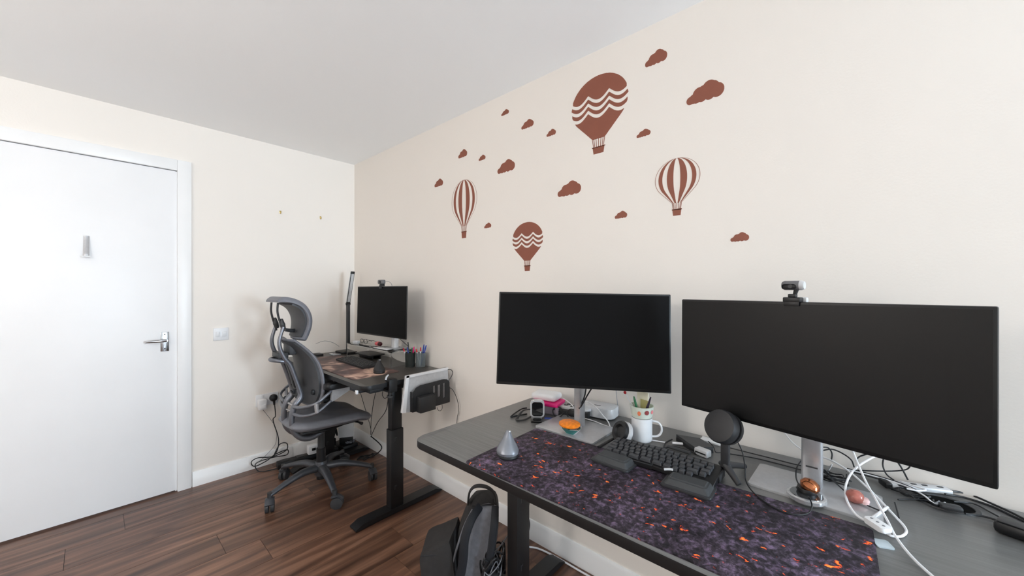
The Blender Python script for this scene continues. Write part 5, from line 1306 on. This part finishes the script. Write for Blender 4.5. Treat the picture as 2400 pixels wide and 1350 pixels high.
# ================================================================== backpack
BC = Vector((1.150, 1.272, 0)); BR = math.radians(-48)
bp = thing('backpack', 'grey and black backpack standing on the floor by the desk leg', 'backpack', BC, BR)
M_bpg = mat('grey_backpack_mesh', (112, 113, 119), .8, var=.12, scale=60, bump=.5, bscale=700)
M_bpd = mat('charcoal_backpack_cloth', (46, 44, 44), .75, var=.15, scale=40, bump=.4, bscale=500)
M_bpb = mat('black_webbing', (26, 28, 34), .6, var=.1, bump=.3, bscale=600)
def pod(bm, c, sx, sy, z0, z1, p=3.2, lean=(0, 0), taper=.75, nu=28, nv=20, wob=.0, seed=0):
    rnd = random.Random(seed); ph_ = [rnd.uniform(0, 6.28) for _ in range(6)]
    rings = []
    for j in range(nv + 1):
        t = j / nv
        f = (1 - abs(2 * t - 1) ** p) ** (1 / p) if 0 < t < 1 else 0.02
        f = max(f, .02); k = 1 - (1 - taper) * t
        z = z0 + (z1 - z0) * t
        ring = []
        for i in range(nu):
            a = 2 * PI * i / nu; ca, sa = math.cos(a), math.sin(a)
            q = 2 / 3.4
            x = math.copysign(abs(ca) ** q, ca) * sx / 2 * f * k; y = math.copysign(abs(sa) ** q, sa) * sy / 2 * f * k
            w_ = 1 + wob * (math.sin(3 * a + ph_[0] + 5 * t) + .6 * math.sin(7 * a + ph_[1] - 9 * t) + .5 * math.sin(14 * t + ph_[2] + 2 * a))
            ring.append(bm.verts.new((c[0] + x * w_ + lean[0] * t, c[1] + y * w_ + lean[1] * t, z)))
        rings.append(ring)
    for a, b in zip(rings, rings[1:]):
        for i in range(nu): bm.faces.new((a[i], a[(i + 1) % nu], b[(i + 1) % nu], b[i]))
    bm.faces.new(rings[0][::-1]); bm.faces.new(rings[-1])
bm = new(); pod(bm, (-.015, .035), .225, .19, .0, .365, lean=(.075, .02), taper=.66, wob=.012, seed=2); obj('main_compartment', bm, M_bpd, bp, world=False)
bm = new(); pod(bm, (.005, -.050), .175, .085, .02, .350, lean=(.072, .03), taper=.66, wob=.010, seed=4); bpan = obj('back_panel', bm, M_bpg, bp, world=False); bpan['label'] = 'lighter grey padded back panel'
# boxy front pocket slumped to the left
bm = new(); V8 = [(-.215, -.085, 0), (-.05, -.10, 0), (-.03, .10, 0), (-.205, .10, 0), (-.222, -.075, .150), (-.085, -.085, .225), (-.065, .08, .245), (-.215, .08, .175)]
vv = [bm.verts.new(p) for p in V8]
for q in ((3, 2, 1, 0), (4, 5, 6, 7), (0, 1, 5, 4), (1, 2, 6, 5), (2, 3, 7, 6), (3, 0, 4, 7)): bm.faces.new([vv[k] for k in q])
bmesh.ops.subdivide_edges(bm, edges=bm.edges[:], cuts=7, use_grid_fill=True)
for v in bm.verts:
    c = v.co; v.co = c + Vector((math.sin(c.z * 60 + c.y * 31) * .003, math.sin(c.x * 70 + c.z * 45) * .004, math.sin(c.x * 40 + c.y * 35) * .003))
bmesh.ops.smooth_vert(bm, verts=bm.verts[:], factor=.5, use_axis_x=True, use_axis_y=True, use_axis_z=True)
bmesh.ops.smooth_vert(bm, verts=bm.verts[:], factor=.5, use_axis_x=True, use_axis_y=True, use_axis_z=True)
sp_ = obj('front_pocket', bm, M_bpd, bp, world=False)
bm = new(); tube(bm, [(-.212, -.074, .150), (-.16, -.079, .158), (-.11, -.083, .162), (-.085, -.080, .158)], .0022, sides=6); obj('seam', bm, M_bpb, sp_, world=False)
def strap(pts, w_, th, name, m, parent=bp):
    bm = new(); tube(bm, pts, w_, sides=12, up=(0, -1, 0), flat=(th / w_, 1)); return obj(name, bm, m, parent, world=False)
strap([(.042, -.035, .345), (.006, -.088, .315), (-.018, -.112, .25), (-.024, -.120, .17), (-.040, -.120, .09), (-.085, -.110, .015)], .019, .006, 'shoulder_strap', M_bpb)
strap([(.108, -.030, .340), (.106, -.078, .305), (.098, -.098, .24), (.088, -.108, .17), (.065, -.112, .09), (.02, -.112, .015)], .016, .006, 'shoulder_strap', M_bpb)
strap([(.006, -.020, .322), (-.026, -.050, .27), (-.052, -.068, .20), (-.075, -.074, .12), (-.10, -.070, .03)], .0045, .004, 'piping', M_bpg)
bm = new(); tube(bm, [(-.018, .010, .330), (-.010, .006, .385), (.018, .0, .415), (.065, .0, .412), (.100, .0, .385), (.108, .0, .345)], .015, sides=12, up=(0, 1, 0), flat=(1.0, .32)); obj('carry_handle', bm, M_bpd, bp, world=False)
bm = new(); tube(bm, [(.004, -.020, .336), (.03, -.036, .346), (.07, -.034, .350), (.10, -.020, .342)], .0035, sides=8); obj('zip', bm, M_blk, bp, world=False)

cable('thin grey cable hanging from the desk past the backpack to the floor', [(1.2691, 1.1600, 0.2895), (1.2759, 1.1400, 0.2517), (1.2708, 1.1200, 0.2412), (1.2253, 1.1200, 0.2211), (1.1864, 1.1400, 0.1755), (1.1590, 1.1600, 0.1432), (1.1486, 1.1600, 0.1118)], .002, M_cableg)
scribble('pile of black cables on the floor in front of the desk leg', (1.165, 1.150, .095), .072, .05, .09, .0042, M_cableb, 8, 11)
scribble('silver-grey cable looped over the pile of black cables', (1.155, 1.140, .13), .065, .05, .07, .0022, M_cableg, 4, 14)
o = thing('game_controller', 'black gadget partly buried in the cable pile by the desk leg', 'gadget', (1.13, 1.12, 0))
bm = new(); tube(bm, [(1.12, 1.18, .03), (1.16, 1.15, .06), (1.20, 1.12, .03)], [.024, .034, .024], sides=12); obj('shell', bm, M_dgrey2, o)
